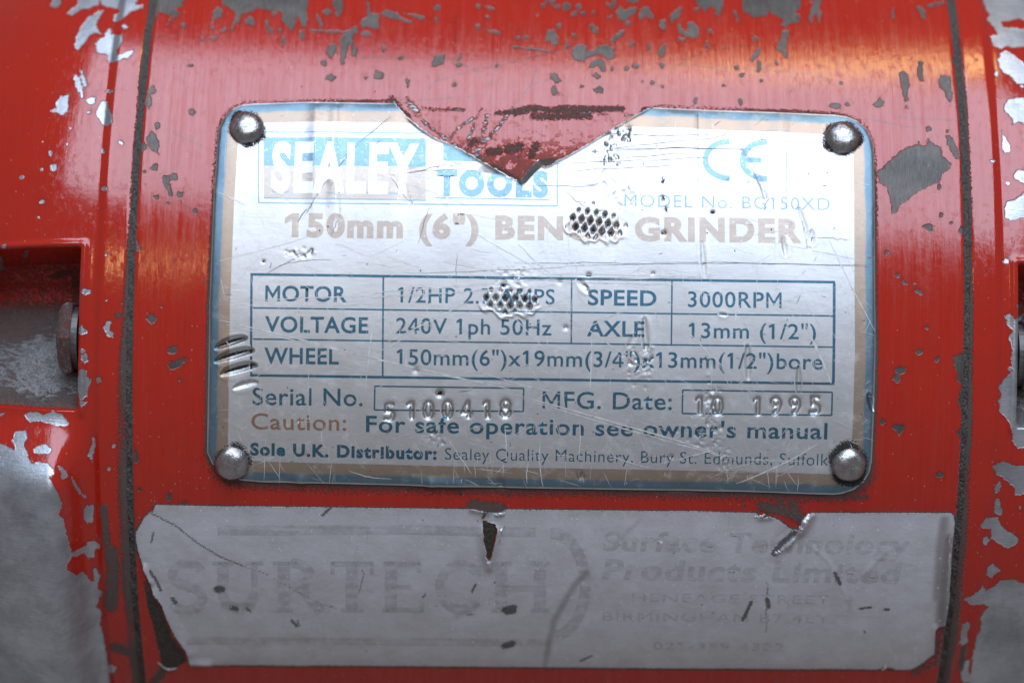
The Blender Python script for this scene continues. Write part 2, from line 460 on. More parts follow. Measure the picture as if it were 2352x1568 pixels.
cb(OD, [(0,-20),(230,-20),(225,50),(180,90),(220,110),(215,160),(150,160),(120,190),(95,170),(110,140),(60,110),(20,90),(0,80)],
   [(60,340),(90,260),(100,220),(150,210),(130,270),(125,330),(135,400),(110,390),(95,360)],
   [(280,130),(300,60),(330,-20),(380,-20),(350,50),(365,80),(360,160),(350,150),(340,100),(310,110),(300,165)],
   [(1020,50),(1050,45),(1085,80),(1080,130),(1060,125),(1050,90)], [(1095,40),(1130,25),(1210,10),(1215,30),(1150,45),(1105,55)],
   [(905,510),(935,490),(965,520),(975,590),(960,640),(970,690),(945,705),(930,640),(915,570)],
   [(1030,470),(1045,425),(1065,430),(1065,500),(1072,555),(1050,560),(1030,520)],
   [(1175,570),(1190,520),(1260,530),(1255,590),(1270,650),(1255,710),(1235,690),(1220,630),(1190,610)],
   [(730,720),(770,675),(800,700),(790,730),(740,740)], [(415,730),(450,710),(490,720),(510,745),(480,755)],
   [(750,1190),(830,1120),(890,1060),(970,1010),(1035,1000),(1040,970),(1060,1010),(1090,1000),(1105,960),(1140,990),(1190,1020),(1200,1080),(1265,1130),(1250,1160),(1200,1200),(1180,1250),(1195,1290),(1180,1310),(1165,1260),(1090,1290),(1020,1330),(960,1380),(910,1410),(880,1470),(855,1470),(850,1400),(820,1290),(770,1260)],
   [(1225,940),(1255,930),(1280,980),(1310,1040),(1325,1090),(1300,1095),(1265,1050),(1240,1000)])
cbd(OD, (1240,905,13),(960,740,10),(1190,1480,10,20),(1110,885,18),(550,720,14),(60,440,12),(1100,1560,40,15),(1280,420,16),(860,95,9,36),(1340,1235,16),(1260,1540,12))
ce(OD, [(1475,-20),(1800,-20),(1800,150),(1720,130),(1640,150),(1600,150),(1620,190),(1800,210),(1800,320),(1700,330),(1640,320),(1600,340),(1550,310),(1530,250),(1580,240),(1550,180),(1510,140),(1530,100),(1500,60)],
   [(1585,420),(1600,370),(1640,350),(1700,390),(1800,470),(1800,580),(1710,580),(1680,530),(1620,500),(1590,450)],
   [(1625,730),(1650,690),(1720,675),(1800,690),(1800,870),(1720,840),(1680,860),(1690,820),(1640,780)],
   [(1610,900),(1630,940),(1660,990),(1675,1040),(1650,1060),(1620,1050)], [(1685,1200),(1720,1175),(1800,1175),(1800,1290),(1710,1240)],
   [(1630,1440),(1640,1390),(1710,1370),(1800,1300),(1800,1490),(1660,1520),(1635,1490)])
ced(OD, (1550,1110,16),(1575,515,10,25),(1750,600,14))
# left middle
ce(OE, [(535,710),(560,670),(575,695),(610,710),(585,730),(560,745)], [(560,880),(590,865),(612,920),(580,935),(560,910)],
   [(530,1050),(560,970),(595,980),(590,1020),(630,1050),(610,1090),(600,1160),(560,1190),(540,1150),(535,1090)], [(545,1190),(600,1200),(595,1220),(560,1230)],
   [(715,690),(740,640),(770,650),(750,700),(780,720),(780,755),(740,745)],
   [(170,1300),(200,1260),(260,1270),(300,1290),(370,1260),(440,1300),(475,1350),(440,1370),(370,1360),(280,1330),(210,1340)], [(-20,1280),(35,1275),(-20,1310)],
   [(85,1470),(110,1400),(180,1395),(185,1440),(165,1500),(205,1580),(80,1580),(110,1510)], [(232,1530),(260,1500),(320,1490),(360,1530),(340,1560),(240,1555)],
   [(605,1568),(640,1470),(635,1430),(655,1450),(660,1500),(640,1568)], [(150,210),(175,150),(205,150),(185,205),(165,220)], [(-20,200),(15,200),(15,260),(40,290),(-20,310)],
   [(562,440),(580,415),(625,425),(620,455),(580,465)])
ced(OE, (680,1048,15,25),(732,187,11),(735,500,9),(25,130,16),(840,520,6),(780,1500,14))
cb(OE, [(1005,630),(1040,590),(1080,620),(1075,645),(1040,665)], [(1155,950),(1170,925),(1280,895),(1285,920),(1230,960),(1170,980)], [(945,90),(975,150),(945,160)])
cbd(OE, (1190,843,28),(1240,1045,8,18),(1115,545,8))
# right middle
cb(OF, [(1285,890),(1320,870),(1395,870),(1395,1600),(1330,1600),(1360,1480),(1300,1410),(1350,1360),(1345,1280),(1310,1210),(1315,1160),(1340,1080),(1300,1050),(1310,1020),(1280,930)],
   [(870,980),(900,955),(950,970),(950,995),(900,1015)], [(850,1380),(880,1355),(940,1365),(935,1400),(900,1420)])
cbd(OF, (885,1037,24),(1040,858,20),(1167,903,15,20),(790,1335,20),(890,330,18,12),(940,378,22,12,9,0.6),(1038,442,32,12,9,0.5),(820,172,15),(1095,690,10),(1120,5,22),(1340,20,26),(1370,130,14))
ce(OF, [(1630,610),(1660,590),(1690,610),(1700,640),(1800,560),(1800,1450),(1700,1480),(1680,1400),(1660,1330),(1600,1270),(1590,1180),(1610,1140),(1590,1100),(1630,1040),(1690,980),(1670,900),(1690,850),(1660,750),(1690,710),(1650,670)],
   [(1680,1460),(1800,1420),(1800,1510),(1720,1520)])
ced(OF, (1640,228,22),(1730,537,16))
# lower left
ce(OG, [(-20,-90),(60,-60),(200,20),(215,60),(260,40),(330,60),(365,90),(370,130),(335,150),(370,210),(410,290),(430,340),(400,410),(440,440),(455,530),(480,620),(490,680),(530,650),(590,620),(610,590),(640,585),(690,610),(690,640),(650,640),(650,710),(600,700),(580,670),(500,700),(465,740),(460,790),(530,825),(570,800),(600,830),(620,870),(650,860),(640,780),(665,770),(680,820),(700,825),(675,870),(670,920),(705,935),(700,965),(680,980),(680,1010),(660,1040),(690,1060),(700,1090),(690,1160),(710,1240),(725,1320),(745,1440),(800,1450),(790,1490),(750,1500),(765,1620),(-20,1620)],
   [(390,75),(410,70),(475,140),(430,165),(415,150),(425,125)], [(480,145),(500,150),(525,210),(600,290),(580,300),(540,260),(510,210)],
   [(575,400),(590,345),(640,340),(645,400),(635,460),(600,470),(580,440)], [(615,0),(640,0),(640,50),(620,20)])
ced(OG, (750,95,12),(560,878,10))
cb(OG, [(925,-60),(950,0),(960,40),(925,60)])
cbd(OG, (960,235,14,10),(1165,285,22,26),(1270,330,12))
# lower right
ce(OH, [(1550,70),(1620,40),(1700,70),(1800,70),(1800,260),(1700,275),(1700,220),(1650,180),(1580,130)], [(1565,250),(1570,200),(1600,175),(1610,210),(1580,260)],
   [(1560,400),(1570,295),(1595,300),(1600,350),(1620,370),(1615,405)],
   [(1465,490),(1500,430),(1585,425),(1600,480),(1650,520),(1720,560),(1720,600),(1660,640),(1610,620),(1540,570),(1540,500),(1490,505)],
   [(1470,590),(1500,555),(1530,580),(1500,620)], [(1510,770),(1550,745),(1600,790),(1560,820),(1530,845),(1510,820)],
   [(1380,1620),(1420,1340),(1440,1240),(1470,1200),(1465,1110),(1520,1040),(1480,1020),(1400,1030),(1350,990),(1420,960),(1480,900),(1500,930),(1560,900),(1600,860),(1700,855),(1750,880),(1800,900),(1800,1620)],
   [(1320,1290),(1340,1170),(1370,1145),(1395,1165),(1370,1210),(1380,1280),(1340,1310)], [(1330,1500),(1350,1420),(1390,1400),(1380,1480),(1400,1560),(1340,1560)])
ced(OH, (1735,365,12))
cb(OH, [(1150,135),(1180,115),(1215,130),(1205,155),(1170,155)], [(1300,340),(1330,280),(1345,290),(1330,350)])
cbd(OH, (1330,220,14,26))

# plate outline (with the torn notch), its tear line, and the intact rectangle for the printed bands
PLATE = [(475,1040),(477,900),(480,700),(490,450),(499,320),(503,292),(514,268),(532,249),(556,239),(580,236),(700,233),(800,234),(905,235),
         (912,247),(935,272),(965,297),(1000,320),(1030,331),(1060,346),(1095,366),(1130,386),(1165,405),(1182,414),(1195,417),(1203,411),(1217,394),(1236,373),(1243,378),(1252,384),(1262,381),(1275,374),
         (1330,345),(1360,328),(1390,310),(1415,293),(1440,279),(1470,262),(1500,245),(1600,249),(1700,253),(1820,258),(1915,262),(1945,266),(1970,276),(1990,294),(2003,320),(2008,350),
         (2010,450),(2011,650),(2012,800),(2008,950),(2003,1060),(1998,1085),(1985,1108),(1962,1126),(1935,1135),(1915,1137),(1700,1130),(1400,1125),(1200,1122),(900,1115),(600,1108),(555,1104),(525,1097),(502,1083),(486,1065)]
TEAR = PLATE[12:38]
INTACT = PLATE[:13] + PLATE[37:]
RIVETS = [(567, 295), (1935, 318), (533, 1063), (1949, 1066)]
STICKER = [(357,1160),(352,1172),(340,1180),(330,1190),(320,1208),(312,1222),(312,1240),(318,1268),(330,1305),(345,1335),(352,1360),(372,1385),(385,1420),(402,1455),(428,1490),(436,1520),(440,1526),
           (900,1528),(1500,1533),(2020,1536),(2030,1530),(2048,1536),(2092,1537),(2118,1523),(2135,1509),(2146,1500),(2148,1445),(2152,1441),(2172,1436),(2180,1380),(2186,1270),(2193,1200),(2190,1182),(2182,1178),
           (1862,1178),(1850,1200),(1836,1218),(1815,1214),(1790,1194),(1768,1186),(1748,1190),(1738,1178),(1600,1174),(1160,1170),(1148,1176),(1118,1176),(1085,1169),(900,1167),(500,1162)]
HOLE = Z(945.6, 1134.7, .27628, [(590,200),(640,235),(690,240),(715,290),(700,370),(680,460),(645,600),(610,500),(590,350)])

# ------------------------------------------------------------------ materials
M_barrel = paint_material('red_barrel_paint', (0.11, 0.10, 0.092), 0.35, 0.5, 1.0)
M_bell = paint_material('red_casting_paint', (0.56, 0.60, 0.66), 0.85, 0.37, 0.35)
M_plate = plate_material('brushed_aluminium_print')
M_blue = plate_material('blue_print', (0.065, 0.165, 0.235), 0.07)
M_bluepale = plate_material('pale_blue_print', (0.22, 0.37, 0.47), 0.11)  # paler copy of the blue ink for the upper plate
M_tan = plate_material('tan_print', (0.47, 0.395, 0.345), 0.10)
M_caution = plate_material('brown_orange_print', (0.40, 0.24, 0.165), 0.0)
M_tanlog = plate_material('pale_tan_print', (0.50, 0.44, 0.395), 0.12)
M_white = plate_material('bare_letter_metal', (0.78, 0.79, 0.80), 0.0, 0.42)

def simple(name, c1, c2, metal, r1, r2, scale, bump):
    n = NT(name)
    S = n.attr('surf', 'Vector')
    f = n.noise(S, scale, 5, 0.7)
    return n.out(n.mix(n.step(f, 0.3, 0.7), c1, c2), metal, n.lin(f, 0.3, 0.7, r1, r2), n.bump(f, 1.0, bump * MM))
M_grit = simple('black_grit', (0.035, 0.032, 0.03), (0.15, 0.14, 0.128), 0.0, 0.6, 0.9, 3.0, 0.3)
M_rivet = simple('dark_steel_rivet', (0.36, 0.36, 0.37), (0.58, 0.58, 0.59), 1.0, 0.16, 0.38, 1.1, 0.12)
M_scr_b = simple('bright_scratch_metal', (0.62, 0.62, 0.63), (0.95, 0.95, 0.95), 0.35, 0.45, 0.65, 0.9, 0.0)
M_scr_d = simple('dark_scratch_crease', (0.08, 0.08, 0.08), (0.34, 0.34, 0.34), 0.0, 0.6, 0.8, 2.0, 0.0)
M_adh = simple('brown_adhesive', (0.030, 0.026, 0.020), (0.085, 0.072, 0.055), 0.0, 0.5, 0.8, 2.2, 0.15)
M_under = simple('bare_steel', (0.10, 0.10, 0.10), (0.2, 0.2, 0.2), 0.6, 0.4, 0.6, 0.6, 0.05)

def sticker_material(name, base, fade):
    n = NT(name)
    S = n.attr('surf', 'Vector')
    dark, stain = n.attr('dark'), n.attr('stain')
    c = n.mix(n.step(n.noise(S, 0.22, 7, 0.7), 0.3, 0.7), (base[0] * 0.91, base[1] * 0.885, base[2] * 0.86), tuple(q * 1.06 for q in base))
    rowv = n.noise(n.vec(S, (0.05, 1.3, 1.0)), 1.0, 3, 0.6)
    c = n.mix(n.math('MULTIPLY', n.step(rowv, 0.5, 0.8), 0.18), c, (0.42, 0.41, 0.44))
    if fade:
        f = n.step(n.math('ADD', n.math('MULTIPLY', n.noise(S, 0.7, 5, 0.7), 0.6), n.math('MULTIPLY', rowv, 0.5)), 0.45, 0.68)
        c = n.mix(n.math('MULTIPLY', f, 0.85), c, (0.60, 0.605, 0.645))
    fine = n.noise(S, 5.0, 4, 0.7)
    sf = n.math('MULTIPLY', stain, n.step(n.math('ADD', fine, n.math('MULTIPLY', stain, 0.4)), 0.42, 0.72))
    c = n.mix(n.math('MULTIPLY', sf, 0.8), c, (0.17, 0.14, 0.13))
    df = n.step(n.math('ADD', dark, n.math('MULTIPLY', n.math('SUBTRACT', fine, 0.5), n.step(dark, 0.03, 0.2, 0.0, 2.2))), 0.42, 0.72)
    c = n.mix(n.math('MULTIPLY', df, 0.9), c, n.mix(fine, (0.02, 0.018, 0.016), (0.16, 0.14, 0.125)))
    # grey rub marks and dots of dirt
    pv = n.voro(S, 0.55)
    sep = n.node('ShaderNodeSeparateColor')
    n.put(sep.inputs[0], pv.outputs['Color'])
    dot = n.math('MULTIPLY', n.step(pv.outputs['Distance'], 0.10, 0.05), n.math('GREATER_THAN', sep.outputs[0], 0.72))
    c = n.mix(n.math('MULTIPLY', dot, 0.65), c, (0.14, 0.12, 0.12))
    rub = n.step(n.noise(n.vec(S, (0.8, 0.12, 1.0)), 1.0, 4, 0.7), 0.60, 0.8)
    c = n.mix(n.math('MULTIPLY', rub, 0.22), c, (0.28, 0.27, 0.27))
    c = n.mix(n.math('MULTIPLY', specks(n, S, 0.5, 1.2, 0.10), 0.75), c, (0.8, 0.8, 0.8))
    h = n.math('ADD', n.math('MULTIPLY', n.noise(S, 0.30, 5, 0.6), 0.12), n.math('MULTIPLY', fine, 0.03))
    h = n.math('SUBTRACT', h, n.math('MULTIPLY', df, 0.10))
    return n.out(c, 0.0, n.fmix(df, 0.42, 0.75), n.bump(h, 1.0, MM))
M_film = sticker_material('grey_sticker_film', (0.60, 0.605, 0.645), False)
M_fink = sticker_material('faded_sticker_ink', (0.46, 0.46, 0.485), True)

# ------------------------------------------------------------------ the grinder
root = bpy.data.objects.new('bench_grinder', None)
root.location = (0, 0, 0)
col.objects.link(root)
root['label'] = 'battered red bench grinder motor with riveted metal nameplate and torn grey sticker'
root['category'] = 'bench grinder'

DENSE = 58.0
def ring_s(step):
    d = np.arange(-DENSE, DENSE + 1e-6, step)
    rest = np.linspace(DENSE, 2 * math.pi * R - DENSE, 70)[1:-1]
    return np.concatenate([d, rest, [2 * math.pi * R - DENSE]])

def chip_field(u, v, polys, front):
    out = np.full(u.shape, 60.0)
    uu, vv = u[front], v[front]
    o = out[front]
    for P in polys:
        windowed(sd_poly, uu, vv, P, 40, o, np.minimum)
    out[front] = o
    return out

def line_field(u, v, lines, out=None):
    """lines: (points, half width px, strength)"""
    out = np.zeros(u.shape) if out is None else out
    for P, w, k in lines:
        windowed(lambda a, b, c: k * sstep(w * 1.7, w * 0.1, sd_line(a, b, c)), u, v, P, w * 2, out, np.maximum)
    return out

# --- barrel
xs = np.arange(XL + 0.40, XR - 0.40, 0.2)
xs = np.concatenate([[XL + 0.34], xs, [XR - 0.34]])
ss = ring_s(0.2)
Xg, Sg = np.meshgrid(xs, ss)
edge = np.minimum(Xg - (XL + 0.34), XR - 0.34 - Xg)
rad = R - 0.16 * sstep(0.45, 0, edge)
U, V = to_px(Xg, Sg, rad)
front = Sg < DENSE + 0.1
U = np.where(front, U, -9999.)
chip = chip_field(U, V, chips_barrel, front) * PX
dpl = np.full(U.shape, 999.)
windowed(sd_poly, U, V, PLATE, 90, dpl, lambda a, b: b)
dint = np.full(U.shape, 999.)
windowed(sd_poly, U, V, INTACT, 90, dint, lambda a, b: b)
dst = np.full(U.shape, 999.)
windowed(sd_poly, U, V, STICKER, 60, dst, lambda a, b: b)
grime = np.where(dint < -12, 0.5, 0.88) * sstep(12, 0, np.abs(dpl)) * (0.50 + 0.45 * sstep(300, 900, V) + 0.15 * np.sin(U * 0.013) * np.sin(V * 0.017))  # grime line round the plate; along the tear it also paints contact shadow
grime = np.maximum(grime, 0.50 * sstep(40, 4, dint) * sstep(1000, 1110, V))
grime = np.maximum(grime, 0.75 * sstep(7, 1, np.abs(dst)))
grime = np.maximum(grime, 0.62 * sstep(7, 1, (Xg - XL - 0.34) / PX))
grime = np.maximum(grime, 0.62 * sstep(7, 1, (XR - 0.34 - Xg) / PX))
grits = [([(0,775),(90,750),(180,745),(260,765),(330,745),(520,752),(760,750)], 24, .66), ([(150,800),(260,805),(400,800),(530,800)], 30, .62), ([(910,760),(960,760)], 22, .7), ([(300,760),(480,780)], 34, .55)]
gl = [(Z(1176, 0, K3, p), w * K3, k) for p, w, k in grits]
gl += [(Z(859.6, 223.5, .17544, p), w * .17544, k) for p, w, k in
       [([(240,60),(330,200),(420,280)], 80, .7), ([(640,140),(760,160),(960,160),(1180,165)], 35, .42), ([(1600,210),(1780,200)], 40, .6), ([(1850,200),(2100,150)], 60, .6),
        ([(1250,640),(1320,560)], 50, .6), ([(1500,720),(1640,700)], 60, .65), ([(1750,680),(1900,650)], 70, .65), ([(2050,760),(2120,620)], 60, .6), ([(560,400),(860,600),(1200,760),(1560,930),(1850,1090)], 30, .75),
        ([(1560,920),(1720,1000),(1860,1080)], 50, .6), ([(2200,860),(2350,840)], 45, .95)]]
gl += [([(1085,1160),(1150,1168)], 16, .8), ([(1750,1162),(1800,1172),(1840,1190)], 14, .75), ([(1790,1140),(1800,1175)], 12, .65), ([(1818,1150),(1845,1200)], 18, .6), ([(520,1108),(1990,1142)], 9, .55), ([(1060,1110),(1160,1125)], 12, .6),
       ([(380,1530),(352,1568)], 14, .65), ([(340,1345),(372,1420),(395,1530)], 16, .55), ([(2165,1440),(2150,1520),(2100,1545)], 10, .5)]
# hairline scratches in the paint
hair = []
for o, P in [(OB, [(1000,690),(1180,690),(1560,660)]), (OB, [(1180,640),(1270,520)]), (OB, [(1240,560),(1530,480),(1764,430)]), (OB, [(1300,400),(1420,440),(1580,520)]), (OB, [(1375,100),(1370,620)]), (OB, [(1640,460),(1605,740)]),
             (OB, [(1180,130),(1380,160)]), (OB, [(700,400),(1060,400)]), (OC, [(0,435),(250,370),(420,330)]), (OC, [(0,740),(60,670),(130,590),(178,470)]), (OC, [(150,580),(250,555)]), (OC, [(1130,450),(1764,490)]), (OC, [(1130,445),(1220,400),(1330,355),(1470,335)]), (OC, [(1370,315),(1690,320)]),
             (OD, [(0,490),(390,510)]), (OD, [(390,505),(335,545)]), (OD, [(150,635),(190,605)]), (OD, [(660,815),(860,855),(1040,885)]), (OD, [(870,810),(1330,830)]), (OD, [(1100,500),(1290,455)]), (OA, [(1075,265),(1200,225),(1330,215)]), (OA, [(1120,870),(1260,950),(1440,1030)]), (OA, [(1200,1340),(1280,1420),(1345,1455)])]:
    hair.append((Z(o[0], o[1], K3, P), 1.9, 1.0))
scored = line_field(U, V, hair)
grime = line_field(U, V, gl, grime)
silver = line_field(U, V, [(Z(859.6, 223.5, .17544, p), w * .17544, 1.0) for p, w in
    [([(640,320),(900,520),(1130,650),(1300,760),(1440,800)], 34), ([(1010,520),(1110,390),(1290,280)], 34), ([(1400,160),(1330,280),(1280,440),(1230,560)], 32),
     ([(1480,240),(1450,350),(1400,540),(1340,700)], 42), ([(1820,140),(1640,370),(1500,530),(1420,600),(1350,720)], 36), ([(440,60),(500,140),(560,200)], 70), ([(1050,165),(1180,165)], 26), ([(2130,690),(2200,690)], 45), ([(1880,760),(1900,765)], 28)]]
    + [(Z(1176, 0, K3, p), 4, 1.0) for p in [[(480,780),(560,780)], [(600,790),(660,790)], [(780,795),(870,790)]]])
mott = np.where((dint < 0) & (dpl > 0), 0.25 + 0.60 * sstep(290, 385, V), 0.0) * sstep(0, -18, dint)
mott = np.maximum(mott, 0.3 * sstep(0.5, 1.0, grime))
dust = 0.10 + 0.22 * sstep(500, 1300, V) + 0.12 * sstep(700, 200, U)
surf = np.stack([Xg, Sg, np.zeros_like(Xg)], -1)
make_mesh('motor_barrel', pos(Xg, Sg, rad).reshape(-1, 3), grid_faces(*Xg.shape), M_barrel, root,
          {'chip': chip, 'grime': grime, 'silver': silver * 0.62, 'mottle': mott, 'dust': dust, 'scored': scored}, True, surf.reshape(-1, 3))

# --- end bells
def bell_profile(t):
    r = R - 0.05 - 0.14 * sstep(0.5, 0, t)
    r = r - 0.55 * sstep(3.2, 4.4, t)
    return r - np.where(t > 4, (t - 4) ** 2 / 62.0, 0) - np.where(t > 22, (t - 22) ** 2 / 14.0, 0)

def make_bell(side):
    t = np.unique(np.concatenate([np.arange(0, 22, 0.22), np.array([6.1, 6.2, 6.3, 6.4, 6.45, 6.5, 6.55, 6.6, 6.7]), np.linspace(22, 44, 14)]))
    fine_s = np.array([10.5, 10.6, 10.7, 10.8, 10.9, 11.0, 11.1, 11.2, 11.3, -10.2, -10.1, -10.0, -9.9, -9.8, -9.7, -9.6, -9.5])
    rs = ring_s(0.22)
    rs = rs[np.abs(rs[:, None] - fine_s[None]).min(1) > 0.06]
    t = t[np.concatenate([[True], np.diff(t) > 0.03])]
    Tg, Sg = np.meshgrid(t, np.sort(np.concatenate([rs, fine_s])))
    x0 = XL - 0.32 if side < 0 else XR + 0.32
    Xg = x0 + side * Tg
    rad = bell_profile(Tg)
    back = rad < 12
    rad = np.maximum(rad, 12)
    # rectangular pocket that takes the through-bolt
    top, bot = 11.0, -9.8
    k = sstep(6.2, 6.75, Tg) * sstep(24.5, 23.5, Tg) * sstep(top + .3, top - .35, Sg) * sstep(bot - .3, bot + .25, Sg)
    depth = np.interp(Sg, [bot, -8.8, -1.0, 4.0, 8.0, top], [1.2, 1.8, 7.2, 8.8, 9.4, 9.4])
    lip = 0.34 * np.exp(-((Tg - 5.75) / 0.40) ** 2) * sstep(top + 1.5, top, Sg) * sstep(bot - 1.5, bot, Sg)
    lip = lip + 0.30 * np.exp(-((Sg - top - .62) / 0.36) ** 2) * sstep(5.4, 6.4, Tg) * sstep(24.5, 23.5, Tg)
    rad = rad - depth * k + lip
    if side < 0:   # boss below the pocket
        rad = rad + 5.6 * sstep(-9.6, -20.0, Sg) * sstep(4.4, 9.5, Tg) * sstep(-75, -55, Sg)
    U, V = to_px(Xg, Sg, rad)
    front = Sg < DENSE + 0.1
    U = np.where(front, U, -9999.)
    chip = chip_field(U, V, chips_bell, front) * PX
    seam_px = Tg / PX
    if side < 0:
        wid = 6 + 22 * sstep(500, 1000, V)
        gl = [(Z(OG[0], OG[1], K3, [(715,360),(725,480),(735,600)]), 9, .95), (Z(OG[0], OG[1], K3, [(760,660),(780,760),(775,900),(765,1030)]), 16, .95), (Z(OG[0], OG[1], K3, [(790,1320),(880,1345),(960,1375)]), 12, .9),
              (Z(OE[0], OE[1], K3, [(810,600),(815,605)]), 7, .9), 
              (Z(OE[0], OE[1], K3, [(380,330),(520,300),(520,520)]), 14, .55), (Z(OE[0], OE[1], K3, [(0,1150),(250,1170),(510,1150)]), 14, .42)]
    else:
        wid = 10 + 14 * sstep(700, 1400, V)
        gl = [(Z(OH[0], OH[1], K3, [(1350,1330),(1330,1450)]), 10, .7)]
    grime = (0.72 + 0.2 * np.sin(Sg * 0.31 + side) * np.sin(Sg * 0.13)) * sstep(1.25, 0.25, seam_px / wid)
    grime = line_field(U, V, gl, grime)
    mott = 0.55 * k * front
    grime = np.maximum(grime, k * front * (0.34 + 0.42 * sstep(6.0, 2.0, Sg)))
    z = k * front * (0.66 * sstep(0.5, -2.5, Sg) * sstep(-9.6, -7.0, Sg) + 0.50 * sstep(5.0, 1.0, Sg) * np.exp(-((Tg - 11.5) / 3.0) ** 2))
    dust = 0.14 + 0.20 * sstep(600, 1300, V)
    surf = np.stack([Xg, Sg, z * 0], -1)
    nm = make_mesh('end_bell', pos(Xg, Sg, rad).reshape(-1, 3), grid_faces(*Xg.shape, flip=side < 0), M_bell, root,
                   {'chip': chip, 'grime': grime, 'silver': z, 'mottle': mott, 'dust': dust}, True, surf.reshape(-1, 3))
    return nm
bell_l = make_bell(-1)
bell_l['label'] = 'left end casting with square bolt pocket and bare worn lower corner'
bell_r = make_bell(1)
bell_r['label'] = 'right end casting with flaking paint beside the dark seam'

# --- gritty seams
for xc in (XL, XR):
    t = np.linspace(-0.46, 0.46, 9)
    Tg, Sg = np.meshgrid(t, ring_s(0.16))
    clump = np.sin(Sg * 0.9 + xc) * np.sin(Sg * 0.37 + 2) + 0.6 * np.sin(Sg * 2.3 + Tg * 4)
    rr = R - 0.24 + (0.10 * clump + 0.07 * rng.standard_normal(Tg.shape)) * (Sg < DENSE)
    Xg = xc + Tg
    make_mesh('seam_gasket', pos(Xg, Sg, rr).reshape(-1, 3), grid_faces(*Xg.shape), M_grit, root, None, True, np.stack([Xg, Sg, Tg * 0], -1).reshape(-1, 3))

# --- bolts in the pockets (axis along the motor)
def lathe_x(name, prof, cx, cy, cz, mat, parent, side, hexa=False):
    n = 36
    vs_, fs = [], []
    for (x, r) in prof:
        for i in range(n):
            a = 2 * math.pi * i / n
            q = r
            if hexa:
                q = r * math.cos(math.pi / 6) / math.cos((a % (math.pi / 3)) - math.pi / 6)
            vs_.append(((cx + side * x) * MM, (cy + q * math.cos(a)) * MM, (cz + q * math.sin(a)) * MM + ZB))
    for j in range(len(prof) - 1):
        for i in range(n):
            k = (i + 1) % n
            f = (j * n + i, j * n + k, (j + 1) * n + k, (j + 1) * n + i)
            fs.append(f if side < 0 else f[::-1])
    v = np.array(vs_)
    nv = len(v)
    return make_mesh(name, v, fs, mat, parent, {'chip': np.full(nv, .12), 'grime': np.full(nv, .56), 'silver': np.full(nv, .40), 'mottle': np.full(nv, .6), 'dust': np.full(nv, .2)}, False, v / MM)
for side, x0, b in ((-1, XL - 0.32, bell_l), (1, XR + 0.32, bell_r)):
    lathe_x('washer', [(6.5, 1), (6.5, 4.0), (7.3, 4.0), (7.4, 3.8), (7.4, 1)], x0, 4.6, -0.6, M_under, b, side)
    lathe_x('bolt_head', [(7.3, 1), (7.3, 5.0), (7.9, 5.3), (8.5, 5.0), (9.0, 4.1), (9.3, 2.9), (9.4, 1.4), (9.4, 0.2)], x0, 4.6, -0.6, M_bell, b, side, True)

# ------------------------------------------------------------------ text outlines
_tc = bpy.data.curves.new('glyph_source', 'FONT')
_to = bpy.data.objects.new('glyph_source', _tc)
col.objects.link(_to)

def text_tris(body, bold=0.0, space=1.0):
    _tc.body = body
    _tc.offset = bold
    _tc.space_character = space
    _tc.resolution_u = 4
    _tc.update_tag()
    bpy.context.view_layer.update()
    dg = bpy.context.evaluated_depsgraph_get()
    ob = _to.evaluated_get(dg)
    me = ob.to_mesh()
    me.calc_loop_triangles()
    co = np.zeros(len(me.vertices) * 3)
    me.vertices.foreach_get('co', co)
    tr = np.zeros(len(me.loop_triangles) * 3, np.int32)
    me.loop_triangles.foreach_get('vertices', tr)
    T = co.reshape(-1, 3)[tr.reshape(-1, 3)][:, :, :2].copy()
    ob.to_mesh_clear()
    return T
_H = text_tris('H')
CAP = _H[..., 1].max()

